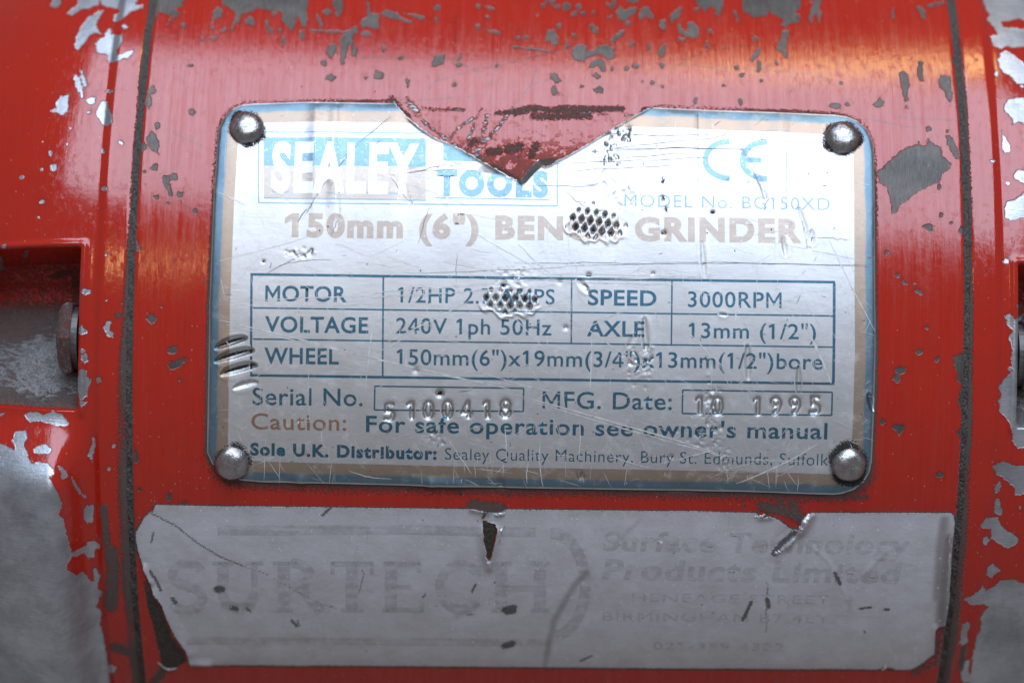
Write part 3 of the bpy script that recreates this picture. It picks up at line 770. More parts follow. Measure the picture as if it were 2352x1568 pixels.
def text_with_flags(body, bold=0.0, space=1.0, flags=True):
    T = text_tris(body, bold, space)
    extra = []
    if flags:
        one = text_tris('1', bold)
        sw = one[..., 0].max() - one[..., 0].min()
        for i, ch in enumerate(body):
            if ch == '1':
                right = text_tris(body[:i + 1], bold, space)[..., 0].max()
                l = right - sw
                top = CAP + bold
                a, b_, c_, d_ = (l + 0.01, top), (l + 0.01, top - sw * 1.25), (l - sw * 1.05, top - sw * 1.75), (l - sw * 1.05, top - sw * 0.85)
                extra += [[a, b_, c_], [a, c_, d_]]
    if bold > 0 and 'M' in body:
        wM = text_tris('M', 0.0)
        x0, x1 = wM[..., 0].min() - bold, wM[..., 0].max() + bold
        w_ = 0.075 + 2 * bold
        for i, ch in enumerate(body):
            if ch != 'M':
                continue
            r_ = text_tris(body[:i + 1], bold, space)[..., 0].max()
            l_ = r_ - (x1 - x0)
            c_ = T[..., 0].mean(1)
            T = T[~((c_ > l_ - 0.01) & (c_ < r_ + 0.01))]
            t_, b_ = CAP + bold, -bold
            m_, d_, y_ = (l_ + r_) / 2, w_ * 1.9, 0.10
            for q in ([(l_, b_), (l_ + w_, b_), (l_ + w_, t_), (l_, t_)], [(r_ - w_, b_), (r_, b_), (r_, t_), (r_ - w_, t_)],
                      [(l_ + w_, t_ - d_), (m_, y_), (m_, y_ + d_), (l_ + w_, t_)], [(m_, y_), (r_ - w_, t_ - d_), (r_ - w_, t_), (m_, y_ + d_)]):
                extra += [[q[0], q[1], q[2]], [q[0], q[2], q[3]]]
    if bold > 0 and '4' in body:
        w4 = text_tris('4', 0.0)
        wid = w4[..., 0].max() - w4[..., 0].min() + 2 * bold
        for i, ch in enumerate(body):
            if ch != '4':
                continue
            r_ = text_tris(body[:i + 1], bold, space)[..., 0].max()
            l_ = r_ - wid
            c_ = T[..., 0].mean(1)
            T = T[~((c_ > l_ - 0.005) & (c_ < r_ + 0.005))]
            t_ = 0.075 + 2 * bold
            xs_, yb, top = r_ - 0.09 - t_, 0.15 - bold, CAP + bold
            for q in ([(xs_, -bold), (xs_ + t_, -bold), (xs_ + t_, top), (xs_, top)], [(l_, yb), (xs_, yb), (xs_, yb + t_), (l_, yb + t_)], [(xs_ + t_, yb), (r_, yb), (r_, yb + t_), (xs_ + t_, yb + t_)],
                      [(l_, yb + t_), (l_ + t_ * 1.15, yb + t_), (xs_, top - t_ * 1.7), (xs_, top)]):
                extra += [[q[0], q[1], q[2]], [q[0], q[2], q[3]]]
    if extra:
        T = np.concatenate([T, np.array(extra)])
    return T

def subdivide(T, L):
    for _ in range(40):
        e = np.stack([np.linalg.norm(T[:, (i + 1) % 3] - T[:, i], axis=1) for i in range(3)], 1)
        big = e.max(1) > L
        if not big.any():
            break
        B, keep = T[big], T[~big]
        k = e[big].argmax(1)
        i = np.arange(len(B))
        a, b_, c_ = B[i, k], B[i, (k + 1) % 3], B[i, (k + 2) % 3]
        m = (a + b_) / 2
        T = np.concatenate([keep, np.stack([a, m, c_], 1), np.stack([m, b_, c_], 1)])
    return T

def place_text(T, p0, p1, cap_px, shear=0.0, r=R + .5):
    """put glyph triangles on the surface: baseline from p0 to p1 (measured positions)"""
    a, b = to_surf(*p0, r), to_surf(*p1, r)
    top = to_surf(p0[0], p0[1] - cap_px, r)
    x0, x1 = T[..., 0].min(), T[..., 0].max()
    d = b - a
    L = np.linalg.norm(d)
    ex = d / L
    ey = np.array([-ex[1], ex[0]])
    kx, ky = L / (x1 - x0), (top[1] - a[1]) / CAP
    X = (T[..., 0] - x0) * kx
    Y = T[..., 1] * ky
    X = X + shear * Y
    return a + X[..., None] * ex + Y[..., None] * ey

def poly_tris(px, r=R + .5):
    """convex polygon in measured positions -> fan of surface triangles"""
    P = np.array([to_surf(u, v, r) for u, v in px])
    return np.array([[P[0], P[i], P[i + 1]] for i in range(1, len(P) - 1)])

def strip_tris(px, w, r=R + .5, taper=False):
    out = []
    P = np.array(px, float)
    n = len(P)
    tg = np.gradient(P, axis=0)
    tg /= np.linalg.norm(tg, axis=1)[:, None] + 1e-9
    nn = np.stack([-tg[:, 1], tg[:, 0]], 1)
    ws = np.full(n, w / 2.0)
    if taper:
        ws = ws * np.sin(np.linspace(0.12, math.pi - 0.12, n)) ** 0.6
    A, B = P + nn * ws[:, None], P - nn * ws[:, None]
    A = [to_surf(u, v, r) for u, v in A]
    B = [to_surf(u, v, r) for u, v in B]
    for i in range(n - 1):
        out += [[A[i], B[i], B[i + 1]], [A[i], B[i + 1], A[i + 1]]]
    return np.array(out)

# ------------------------------------------------------------------ nameplate
step = 0.12
lo, hi = to_surf(466, 1145), to_surf(2022, 225)
px_ = np.arange(lo[0], hi[0], step)
ps_ = np.arange(lo[1], hi[1], step)
Xp, Sp = np.meshgrid(px_, ps_)
PT = 0.5                                  # thickness of the sheet
Up, Vp = to_px(Xp, Sp, R + PT)
dP = sd_poly(Up, Vp, PLATE) * PX           # negative inside
dI = sd_poly(Up, Vp, INTACT) * PX
dT = sd_line(Up, Vp, TEAR) * PX
Hh = np.zeros_like(Xp)
pg = np.zeros_like(Xp)                    # rivet grit, plus darkening of dents, pits and grooves
inn = np.maximum(-dI, 0)
Hh -= 0.07 * np.clip(1 - inn / 0.45, 0, 1) ** 2 + 0.20 * np.clip(1 - inn / 2.1, 0, 1) ** 2
# soft waves of a sheet that was once bent
Hh += 0.05 * np.sin(Xp * 0.19 + 0.6) * np.sin(Sp * 0.23 + 1.0) + 0.02 * np.sin(Xp * 0.53 + Sp * 0.31)
# vertical facets and creases of the upper third
kx = np.array([480, 560, 640, 700, 735, 742, 775, 800, 850, 915, 925, 985, 1060, 1150, 1260, 1330, 1389, 1416, 1460, 1504, 1538, 1602, 1608, 1640, 1690, 1732, 1760, 1798, 1812, 1850, 1900, 2020.])
kh = np.array([0, 0, .05, .0, .20, .02, .16, .03, .10, .16, .0, .05, .0, .08, .0, .06, .14, .04, .10, .02, .13, .12, .0, .08, .0, .10, .02, .12, .0, .06, 0, 0.])
uu = np.arange(440, 2060, 2.0)
kk = np.convolve(np.pad(np.interp(uu, kx, kh), 6, mode='edge'), np.ones(13) / 13, mode='valid')
facet = np.interp(Up + 0.03 * (Vp - 300), uu, kk)
Hh += 1.7 * facet * sstep(560, 400, Vp) * sstep(0, 1.0, inn)
Hh += np.interp(Up, [640, 800, 900, 1050, 1200], [0, .06, 0, .09, 0]) * sstep(640, 470, Vp)
def groove(P, w, depth, darkening=0.0):
    """V groove along a polyline, half width w px"""
    def f(a, b, c):
        return depth * np.clip(1 - sd_line(a, b, c) / w, 0, 1)
    t_ = np.zeros_like(Xp)
    windowed(f, Up, Vp, P, w + 3, t_, np.maximum)
    Hh[...] -= t_
    if darkening:
        pg[...] = np.maximum(pg, darkening * (t_ > depth * 0.45))
def almond(p0, p1, w, depth, darkening=0.0, lean=0.0):
    """leaf shaped chisel dent between two tips"""
    p0, p1 = np.array(p0, float), np.array(p1, float)
    d = p1 - p0
    L = np.linalg.norm(d)
    ax = d / L
    q = ((Up - p0[0]) * ax[0] + (Vp - p0[1]) * ax[1]) / L
    m = -(Up - p0[0]) * ax[1] + (Vp - p0[1]) * ax[0]
    half = w * np.clip(1 - (2 * q - 1) ** 2, 0, 1) ** 0.4
    k = np.clip(1 - np.abs(m - lean * half) / (half + 1e-6), 0, 1) * ((q > 0) & (q < 1))
    rim = np.exp(-((np.abs(m) - half * 1.25) / 5.0) ** 2) * ((q > -.02) & (q < 1.02)) * 0.022
    Hh[...] += -depth * k * (half / w) + rim
    if darkening:
        pg[...] = np.maximum(pg, darkening * sstep(0.55, 0.85, k) * (half / w))
# diagonal crease lines
groove([(893,272),(827,328),(738,434),(684,511)], 6, 0.05)
groove([(945,470),(925,420),(895,402)], 5, 0.06)
groove([(920,398),(985,378),(1040,374)], 5, 0.05)
groove([(1699,343),(1730,385),(1752,430),(1759,456)], 8, 0.10, .2)
groove([(1835,481),(1850,520),(1858,570)], 7, 0.09, .2)
groove([(1605,262),(1607,380),(1606,486)], 5, 0.03)
groove([(1810,350),(1809,460),(1806,552)], 5, 0.03)
groove([(775,240),(772,330),(778,420),(777,500)], 7, 0.06)
groove([(728,236),(738,262)], 6, 0.05)
# chisel dents
almond((1480,726),(1487,812), 10, 0.12, .12, .1)
almond((1716,788),(1719,874), 10, 0.115, .1, -.1)
almond((1835,838),(1835,912), 8, 0.105, .15, .1)
almond((1612,550),(1619,640), 8, 0.07)
almond((1798,540),(1806,592), 8, 0.08)
almond((1864,525),(1866,566), 9, 0.09)
almond((1325,640),(1354,674), 9, 0.12, .15)
almond((1340,652),(1350,662), 4, 0.12, .4)
almond((1462,765),(1440,800), 8, 0.05)
almond((1650,720),(1672,724), 5, 0.08)
almond((1995,900),(2006,945), 8, 0.30)
# plier bites on the left edge
for (a, b, w) in [((84,572),(300,500),16), ((80,660),(345,582),18), ((120,745),(365,680),18), ((200,835),(372,790),13)]:
    a = (464.2 + a[0] * .3509, 601.7 + a[1] * .3509)
    b = (464.2 + b[0] * .3509, 601.7 + b[1] * .3509)
    almond(a, b, w * .72, 0.62 if w > 14 else 0.28, .85 if w > 14 else .1, -.55)
# knurl bites
def knurl(cu, cv, hw, hh, depth, darkening, pxm=22.5, pym=38.0, thr=0.22, fade=0.0, rot=0.0):
    du, dv = (Up - cu), (Vp - cv)
    c_, s_ = math.cos(math.radians(rot)), math.sin(math.radians(rot))
    du, dv = du * c_ + dv * s_, -du * s_ + dv * c_
    rr = np.sqrt((du / hw) ** 2 + (dv / hh) ** 2)
    rr = rr + 0.10 * np.sin(du * 0.11 + dv * 0.07 + cu) + 0.07 * np.sin(du * 0.23 - dv * 0.19 + cv)
    env = sstep(1.05, 0.72, rr)
    a, b = du / pxm + dv / pym, du / pxm - dv / pym
    tri = lambda q: np.abs(2 * (q - np.floor(q)) - 1)
    m = np.minimum(1 - tri(a), 1 - tri(b))
    cell = np.sin(np.floor(a) * 12.9898 + np.floor(b) * 78.233 + cu) * 43758.5453
    cell = cell - np.floor(cell)
    th = thr + 0.14 * cell + fade * sstep(0.3, -1.0, dv / hh)
    pit = sstep(th, th + 0.5, m) * env * (0.75 + 0.25 * (1 - cell))
    Hh[...] += -depth * pit + 0.04 * env
    Hh[...] += 0.10 * np.exp(-((rr - 1.06) / 0.09) ** 2) * sstep(0.2, 0.9, dv / hh)
    pg[...] = np.maximum(pg, darkening * sstep(0.45, 0.8, pit))
knurl(1172, 684, 64, 40, 0.40, .56, 22.5, 36.0, thr=.16, fade=.40, rot=2)
knurl(1366, 508, 70, 42, 0.46, .66, 20.5, 40.0, thr=.14, fade=.34, rot=10)
for _ in range(90):
    q = rng.uniform(0, 1)
    cu2, cv2 = 1425 - 40 * q + rng.normal(0, 17), 278 + 150 * q + rng.normal(0, 7)
    w_, kd = rng.uniform(3.0, 5.5) * (1.1 - 0.5 * q), rng.uniform(.06, .20) * (1.15 - 0.8 * q)
    m_ = (np.abs(Up - cu2) < 4 * w_) & (np.abs(Vp - cv2) < 4 * w_)
    g_ = np.exp(-((Up[m_] - cu2) / w_) ** 2 - ((Vp[m_] - cv2) / (w_ * 1.4)) ** 2)
    Hh[m_] -= kd * g_
    pg[m_] = np.maximum(pg[m_], (0.42 if kd > .12 else 0.1) * sstep(.45, .8, g_))
# peppered tool chatter, lower right and centre
for cu, cv, n_, su, sv in [(1487, 835, 40, 14, 28), (1455, 838, 34, 16, 30), (1630, 930, 40, 9, 50), (1610, 1000, 50, 35, 40), (1660, 1060, 36, 18, 40), (1180, 640, 26, 40, 22), (1640, 960, 30, 20, 60), (690, 580, 30, 30, 12), (1430, 430, 40, 40, 40), (1005, 1000, 22, 20, 22)]:
    for _ in range(n_):
        cu2, cv2 = cu + su * rng.standard_normal() * .6, cv + sv * rng.standard_normal() * .6
        w_ = rng.uniform(2, 4.5)
        m_ = (np.abs(Up - cu2) < 3 * w_) & (np.abs(Vp - cv2) < 3 * w_)
        g_ = np.exp(-((Up[m_] - cu2) ** 2 + (Vp[m_] - cv2) ** 2) / (w_ * w_))
        Hh[m_] -= 0.06 * rng.choice([1, 1, -0.7]) * g_
# punched holes and pits
for cu, cv, w_, dpt, darkening in [(1010,903,7,.45,1.0), (1335,1095,9,.28,0), (1525,535,5,.25,.7), (1156,655,5,.25,.8), (1352,632,5,.2,.6), (1637,488,4,.2,.8), (955,850,7,.15,0), (1300,752,5,.15,.2), (1286,648,5,.12,.3), (1542,1048,5,.15,.3), (1970,1178,4,.1,0), (1500,628,4,.12,.3), (605,600,4,.1,.5)]:
    g_ = np.exp(-((Up - cu) ** 2 + (Vp - cv) ** 2) / (w_ * w_))
    Hh -= dpt * g_
    pg = np.maximum(pg, darkening * sstep(.35, .7, g_))
for u0, dv in [(1522, 416), (1523, 455), (1530, 480)]:
    pg = np.maximum(pg, .55 * np.exp(-((Up - u0) / 6) ** 2 - ((Vp - dv) / 11) ** 2))
# stamped figures
def raster(T, blur=1):
    """coverage of surface triangles on the plate grid"""
    m = np.zeros(Xp.shape)
    for t in T:
        i0, i1 = np.searchsorted(px_, [t[:, 0].min(), t[:, 0].max()])
        j0, j1 = np.searchsorted(ps_, [t[:, 1].min(), t[:, 1].max()])
        if i1 <= i0 or j1 <= j0:
            continue
        X, S_ = Xp[j0:j1, i0:i1], Sp[j0:j1, i0:i1]
        (ax, ay), (bx, by), (cx_, cy_) = t
        w0 = (bx - ax) * (S_ - ay) - (by - ay) * (X - ax)
        w1 = (cx_ - bx) * (S_ - by) - (cy_ - by) * (X - bx)
        w2 = (ax - cx_) * (S_ - cy_) - (ay - cy_) * (X - cx_)
        ins = ((w0 >= -1e-9) & (w1 >= -1e-9) & (w2 >= -1e-9)) | ((w0 <= 1e-9) & (w1 <= 1e-9) & (w2 <= 1e-9))
        m[j0:j1, i0:i1] = np.maximum(m[j0:j1, i0:i1], ins)
    return m
def blur(m, n_):
    for _ in range(n_):
        q = np.pad(m, 1, mode='edge')
        m = (q[:-2, 1:-1] + q[2:, 1:-1] + q[1:-1, :-2] + q[1:-1, 2:] + 2 * q[1:-1, 1:-1]) / 6
    return m
st_m = np.zeros_like(Xp)
for ch, cu, base in [('5', 894, 966), ('1', 942, 961), ('0', 984, 961), ('0', 1028, 960), ('4', 1071, 960), ('1', 1117, 960), ('8', 1161, 958),
                     ('1', 1605, 950), ('0', 1648, 952), ('1', 1738, 952), ('9', 1782, 952), ('9', 1826, 952), ('5', 1872, 951)]:
    hw = 7 if ch == '1' else 12
    st_m = np.maximum(st_m, raster(place_text(text_with_flags(ch, 0.012), (cu - hw, base), (cu + hw, base), 40)))
halo = blur(st_m, 18)
core = blur(st_m, 1)
Hh -= 0.20 * core + 0.20 * halo
pg = np.maximum(pg, 0.16 * sstep(.5, .9, core))
# torn edge: the lips curl up, the tip is folded over
lip = 0.16 * np.clip(1 - dT / 0.35, 0, 1) ** 1.5 * sstep(905, 960, Up) + 0.06 * np.clip(1 - dT / 2.2, 0, 1) ** 2
Hh += lip * (dI < -0.2)
windowed(lambda a, b, c: 0.9 * np.clip(1 - sd_line(a, b, c) * PX / 0.55, 0, 1) ** 0.6, Up, Vp, [(1199,413),(1218,392),(1237,375)], 20, Hh, lambda a, b: a + b)
windowed(lambda a, b, c: 0.28 * np.clip(1 - sd_line(a, b, c) * PX / 0.9, 0, 1), Up, Vp, [(1112,397),(1150,402),(1190,408)], 30, Hh, lambda a, b: a - b)
# dents of the bottom edge
for cu, w_, a_ in [(690, 14, .2), (1020, 60, .25), (1150, 8, -.3), (1560, 30, -.12), (990, 10, .2)]:
    Hh += a_ * np.exp(-((Up - cu) / w_) ** 2) * sstep(1.6, .2, inn) * (Vp > 1000)
# fluffy grit round each rivet, dirt on the edges
for i, (cu, cv) in enumerate(RIVETS):
    dr = np.sqrt((Up - cu) ** 2 + (Vp - cv) ** 2)
    an = np.arctan2(Vp - cv, Up - cu)
    rr_ = (38, 39, 41, 46)[i] + 4.5 * np.sin(2 * an + i * 1.7) + 2.5 * np.sin(5 * an + i)
    pg = np.maximum(pg, (0.70, 0.72, 0.66, 0.74)[i] * sstep(rr_ + 14, rr_ - 6, dr))
    Hh += 0.06 * sstep(rr_, rr_ - 14, dr)
Hh = np.maximum(Hh, -0.40)
# keep only the sheet, pull its border onto the outline
gy, gx = np.gradient(dP, step)
gn = np.sqrt(gx ** 2 + gy ** 2) + 1e-9
keepv = dP < step * 0.75
near = np.abs(dP) < step * 0.78
Xq = np.where(near & (dP > 0), Xp - dP * gx / gn, Xp)
Sq = np.where(near & (dP > 0), Sp - dP * gy / gn, Sp)
fc = grid_faces(*Xp.shape)
fc = fc[keepv.ravel()[fc].all(1)]
def solid_sheet(name, Xq, Sq, Rtop, fc, rbot, mat, parent, attrs):
    """keep the used vertices, add a rim down to radius rbot"""
    used = np.unique(fc)
    remap = np.full(Xq.size, -1)
    remap[used] = np.arange(len(used))
    x, s, r = Xq.ravel()[used], Sq.ravel()[used], Rtop.ravel()[used]
    f = remap[fc]
    e = np.concatenate([f[:, [0, 1]], f[:, [1, 2]], f[:, [2, 3]], f[:, [3, 0]]])
    key = np.sort(e, 1)
    _, idx, cnt = np.unique(key[:, 0].astype(np.int64) * (len(used) + 1) + key[:, 1], return_index=True, return_counts=True)
    be = e[idx[cnt == 1]]
    bv = np.unique(be)
    n0 = len(used)
    top_i = np.full(n0, -1)
    top_i[bv] = n0 + np.arange(len(bv))
    n1 = n0 + len(bv)
    bot_i = np.full(n0, -1)
    bot_i[bv] = n1 + np.arange(len(bv))
    rim = np.stack([top_i[be[:, 1]], top_i[be[:, 0]], bot_i[be[:, 0]], bot_i[be[:, 1]]], 1)
    x2 = np.concatenate([x, x[bv], x[bv]])
    s2 = np.concatenate([s, s[bv], s[bv]])
    r2 = np.concatenate([r, r[bv], np.full(len(bv), rbot)])
    at = {k: np.concatenate([a.ravel()[used], a.ravel()[used][bv], a.ravel()[used][bv]]) for k, a in attrs.items()}
    return make_mesh(name, pos(x2, s2, r2), np.concatenate([f, rim]), mat, parent, at, True, np.stack([x2, s2, x2 * 0], -1))
plate = solid_sheet('nameplate', Xq, Sq, R + PT + Hh, fc, R - 0.02, M_plate, root, {'band': inn, 'grime': pg})
plate['label'] = 'dented aluminium nameplate with a torn V notch in its top edge'

def bil(A, x, s):
    fx = np.clip((x - px_[0]) / step, 0, len(px_) - 1.001)
    fs = np.clip((s - ps_[0]) / step, 0, len(ps_) - 1.001)
    i, j = fx.astype(int), fs.astype(int)
    a, b = fx - i, fs - j
    return A[j, i] * (1 - a) * (1 - b) + A[j, i + 1] * a * (1 - b) + A[j + 1, i] * (1 - a) * b + A[j + 1, i + 1] * a * b

def on_plate(name, T, mat, lift=0.010, L=0.42, clip=0.12):
    T = subdivide(np.asarray(T, float), L)
    c = T.mean(1)
    T = T[bil(dP, c[:, 0], c[:, 1]) < -clip]
    if not len(T):
        return None
    # anticlockwise seen from outside
    ar = (T[:, 1, 0] - T[:, 0, 0]) * (T[:, 2, 1] - T[:, 0, 1]) - (T[:, 1, 1] - T[:, 0, 1]) * (T[:, 2, 0] - T[:, 0, 0])
    T[ar < 0] = T[ar < 0][:, ::-1]
    P = T.reshape(-1, 2)
    P, inv = np.unique(np.round(P, 5), axis=0, return_inverse=True)
    f = inv.reshape(-1, 3)
    f = f[(f[:, 0] != f[:, 1]) & (f[:, 1] != f[:, 2]) & (f[:, 0] != f[:, 2])]
    h = bil(Hh, P[:, 0], P[:, 1])
    g = bil(pg, P[:, 0], P[:, 1])
    return make_mesh(name, pos(P[:, 0], P[:, 1], R + PT + h + lift), f, mat, plate, {'grime': g}, True, np.stack([P[:, 0], P[:, 1], P[:, 0] * 0], -1))

def plate_text(body, p0, p1, cap, bold, mat, space=1.0, lift=0.010, shear=0.0):
    on_plate('lettering', place_text(text_with_flags(body, bold, space), p0, p1, cap, shear), mat, lift)

# logo panel, its letters and frames
on_plate('logo_panel', poly_tris([(606,316),(978,319),(978,384),(606,381)]), M_bluepale, 0.008)
on_plate('logo_panel', poly_tris([(606,381.5),(978,384.5),(978,461),(606,455)]), M_tanlog, 0.008)
on_plate('logo_panel', poly_tris([(1018,330),(1110,332),(1110,372),(1018,370)]), M_bluepale, 0.008)
plate_text('SEALEY', (622,436), (960,441), 104, 0.042, M_white, 1.14, 0.016)
for a, b in [((624,441),(676,442)), ((690,442),(738,443)), ((752,443),(812,444)), ((826,444),(870,445)), ((884,445),(926,446))]:
    on_plate('logo_line', strip_tris([a, b], 2.5), M_bluepale, 0.012)
on_plate('logo_line', strip_tris([(606,455),(978,461)], 2.5), M_bluepale, 0.012)
plate_text('TOOLS', (1002,447), (1259,450), 52, 0.06, M_bluepale, 1.22)
for P in ([(594,304),(594,466),(1280,473),(1280,312)], [(594,304),(978,307),(1000,307)], [(1000,455),(1262,459)]):
    on_plate('logo_frame', strip_tris(P, 2.6) if len(P) < 4 else np.concatenate([strip_tris(P[i:i + 2], 2.6) for i in range(3)]), M_bluepale, 0.008)
# CE mark
def ring_arc(cx, cy, rx, ry, w, a0, a1, n_=26):
    A = np.radians(np.linspace(a0, a1, n_))
    return strip_tris([(cx + rx * math.cos(a), cy - ry * math.sin(a)) for a in A], w)
ce_c = ring_arc(1674, 368, 54, 42, 13, 88, 272)
ce_e = np.concatenate([ring_arc(1760, 369, 55, 42, 13, 88, 272), strip_tris([(1706,368),(1748,369)], 12)])
on_plate('lettering', ce_c, M_bluepale)
on_plate('lettering', ce_e, M_bluepale)
plate_text('MODEL No. BG150XD', (1434,475), (1906,483), 28, -0.012, M_bluepale, 1.1)
plate_text('150mm (6") BENCH GRINDER', (653,541.5), (1842,555), 49, 0.05, M_tan, 1.16)
# data table
def frame(P, w, mat=M_blue):
    on_plate('table_line', np.concatenate([strip_tris(P[i:i + 2], w) for i in range(len(P) - 1)]), mat, 0.008)
frame([(575,630),(1918,648)], 6.0)
frame([(578,630),(577,862)], 5.5)
frame([(1916,648),(1914,881)], 6.5)
frame([(575,861.5),(1917,881)], 6.0)
frame([(581,707),(1913,725.5)], 3.6)
frame([(581,778.5),(1913,797)], 3.6)
frame([(880.5,636),(879,864)], 4.0)
frame([(1313,642),(1312,789)], 3.6)
frame([(1543.5,645),(1542,792)], 3.6)
frame([(861,886.5),(1203,891.5),(1202,944.5),(860,941),(861,886.5)], 3.6)
frame([(1568,895.5),(1911.5,900.5),(1910.5,953.5),(1567,949),(1568,895.5)], 3.6)
B1, B2, B3 = 0.022, 0.010, 0.040
for body, p0, p1, cap, bold, mat, sp in [
    ('MOTOR', (609,690.5), (796,693), 34, B1, M_blue, 1.06), ('VOLTAGE', (608.5,762), (846,764.5), 35, B1, M_blue, 1.08), ('WHEEL', (607,834), (778,836), 35, B1, M_blue, 1.08),
    ('1/2HP 2.7 AMPS', (913.5,694), (1274,699), 34, B2, M_blue, 1.08), ('240V 1ph 50Hz', (909.5,765), (1267,770), 35, B2, M_blue, 1.08),
    ('150mm(6")x19mm(3/4")x13mm(1/2")bore', (911,837), (1889,848), 35, B2, M_blue, 1.06),
    ('SPEED', (1350,700), (1508,702), 34, B1, M_blue, 1.06), ('AXLE', (1348,771), (1480,773), 34, B1, M_blue, 1.06),
    ('3000RPM', (1580,704.5), (1795,707), 35, B2, M_blue, 1.08), ('13mm (1/2")', (1582,775.5), (1874,779), 34, B2, M_blue, 1.08),
    ('Serial No.', (580,929), (833,932), 39, B2, M_blue, 1.06), ('MFG. Date:', (1246,937), (1543,940.5), 38, B2, M_blue, 1.06),
    ('Caution:', (577,985), (795,988.5), 36, B2, M_caution, 1.06), ("For safe operation see owner's manual", (840.5,991), (1900,1008), 36, 0.015, M_blue, 1.07),
    ('Sole U.K. Distributor:', (575,1044), (1003,1054), 26, 0.045, M_blue, 1.16), ('Sealey Quality Machinery, Bury St. Edmunds, Suffolk', (1022,1055), (1902,1069), 27, -0.006, M_blue, 1.06)]:
    plate_text(body, p0, p1, cap, bold, mat, sp)

# --- scratches scored through the print
bright, darks = [], []
def wob(p0, p1, n_=9, a=1.2, bow=0.0):
    p0, p1 = np.array(p0, float), np.array(p1, float)
    t_ = np.linspace(0, 1, n_)
    d = p1 - p0
    nn = np.array([-d[1], d[0]]) / (np.linalg.norm(d) + 1e-9)
    return p0 + d * t_[:, None] + nn * (a * rng.standard_normal(n_) * 0.5 + bow * np.sin(math.pi * t_))[:, None]
for p0, p1, w in [((505,735),(880,830),2.2), ((520,745),(1200,900),2.0), ((1180,905),(1690,1052),2.4), ((1190,912),(1700,1058),1.6), ((1700,1055),(1850,1060),1.6), ((900,846),(1250,892),1.6), ((1085,850),(1300,908),1.4),
                  ((860,672),(1280,640),1.8), ((870,680),(1330,650),1.4), ((1180,640),(1560,652),1.8), ((1240,630),(1620,638),1.6), ((1400,642),(1640,634),1.4), ((560,690),(960,680),1.4), ((545,700),(860,700),1.3), ((1010,600),(1180,630),1.4),
                  ((500,600),(720,540),1.2), ((1080,530),(1272,640),1.4), ((1190,560),(1272,636),2.0), ((1900,540),(2010,760),1.6), ((1990,600),(1800,560),1.2), ((1850,745),(1910,880),3.0), ((1310,730),(1500,860),1.4), ((1560,740),(1680,860),1.5),
                  ((1300,770),(1420,720),1.3), ((880,790),(1080,690),1.6), ((840,820),(960,760),1.2), ((1150,690),(1250,800),1.4), ((1390,1040),(1500,1075),1.4), ((1690,1110),(1880,1018),2.4), ((1500,1070),(1700,1020),1.2), ((860,720),(838,900),1.6),
                  ((1360,760),(1355,900),1.8), ((1330,960),(1328,1060),1.5), ((1160,980),(1162,1060),1.6), ((740,990),(748,1030),1.6), ((1030,1010),(1085,1090),1.6), ((1240,1010),(1250,1130),1.4), ((1215,1060),(1212,1110),1.6), ((1700,700),(1690,735),2.0),
                  ((800,1080),(900,1100),1.4), ((1960,770),(1950,820),2.6), ((560,470),(500,440),1.4), ((610,420),(680,470),1.2), ((860,400),(1090,480),1.2), ((850,270),(930,310),1.2), ((980,370),(880,340),1.2)]:
    bright.append(strip_tris(wob(p0, p1, 11, 1.0, rng.normal(0, 3)), w * 1.5, taper=True))
for _ in range(700):
    u0, v0 = rng.uniform(500, 1990), rng.choice([rng.uniform(600, 1120), rng.uniform(260, 1120)])
    a = rng.choice([rng.normal(0.26, .18), rng.normal(1.05, .2), rng.normal(-0.5, .25), rng.normal(1.57, .1)])
    L = rng.gamma(1.7, 22)
    bright.append(strip_tris(wob((u0, v0), (u0 + L * math.cos(a), v0 + L * math.sin(a)), 5, .5, rng.normal(0, 1.5)), rng.uniform(0.6, 1.4), taper=True))
on_plate('scratches', np.concatenate(bright), M_scr_b, 0.022, L=0.8)['kind'] = 'stuff'
for p0, p1, w in [((893,272),(827,328),1.8), ((827,328),(738,434),1.8), ((738,434),(705,490),1.6), ((705,480),(684,511),2.2), ((780,500),(760,545),1.4), ((985,478),(960,560),1.6), ((945,470),(895,403),1.6),  # some strips darken the creases grooved above, the rest are dark scratches
                  ((920,400),(1040,374),1.4), ((918,400),(1095,392),1.2), ((1360,305),(1680,310),1.5), ((1380,345),(1605,322),1.4), ((1605,322),(1674,312),1.6), ((1350,352),(1640,340),1.3), ((1410,342),(1770,344),1.6), ((1400,368),(1600,352),1.4), ((1280,376),(1660,360),1.4),
                  ((1200,425),(1390,428),1.2), ((1290,395),(1580,380),1.2), ((1300,440),(1350,480),1.4), ((590,640),(720,570),1.3), ((1180,604),(1500,606),1.4), ((1300,612),(1640,604),1.2), ((1500,602),(2008,612),1.6), ((1620,600),(1990,608),1.2), ((930,628),(1300,614),1.2), ((1050,580),(1048,650),1.4),
                  ((1100,640),(1560,645),1.2), ((1860,545),(1950,552),1.3), ((1990,590),(2010,594),1.6), ((640,610),(760,596),1.2), ((1040,372),(1062,376),1.4)]:
    darks.append(strip_tris(wob(p0, p1, 11, 1.6, rng.normal(0, 2)), w * 0.95, taper=True))
for _ in range(130):
    u0, v0 = rng.uniform(500, 1990), rng.uniform(260, 1110)
    a, L = rng.choice([rng.normal(0.0, .25), rng.normal(-.9, .3)]), rng.gamma(1.5, 5)
    darks.append(strip_tris(wob((u0, v0), (u0 + L * math.cos(a), v0 + L * math.sin(a)), 4, .5), rng.uniform(.8, 2.2), taper=True))
on_plate('scratches', np.concatenate(darks), M_scr_d, 0.020, L=0.8)['kind'] = 'stuff'

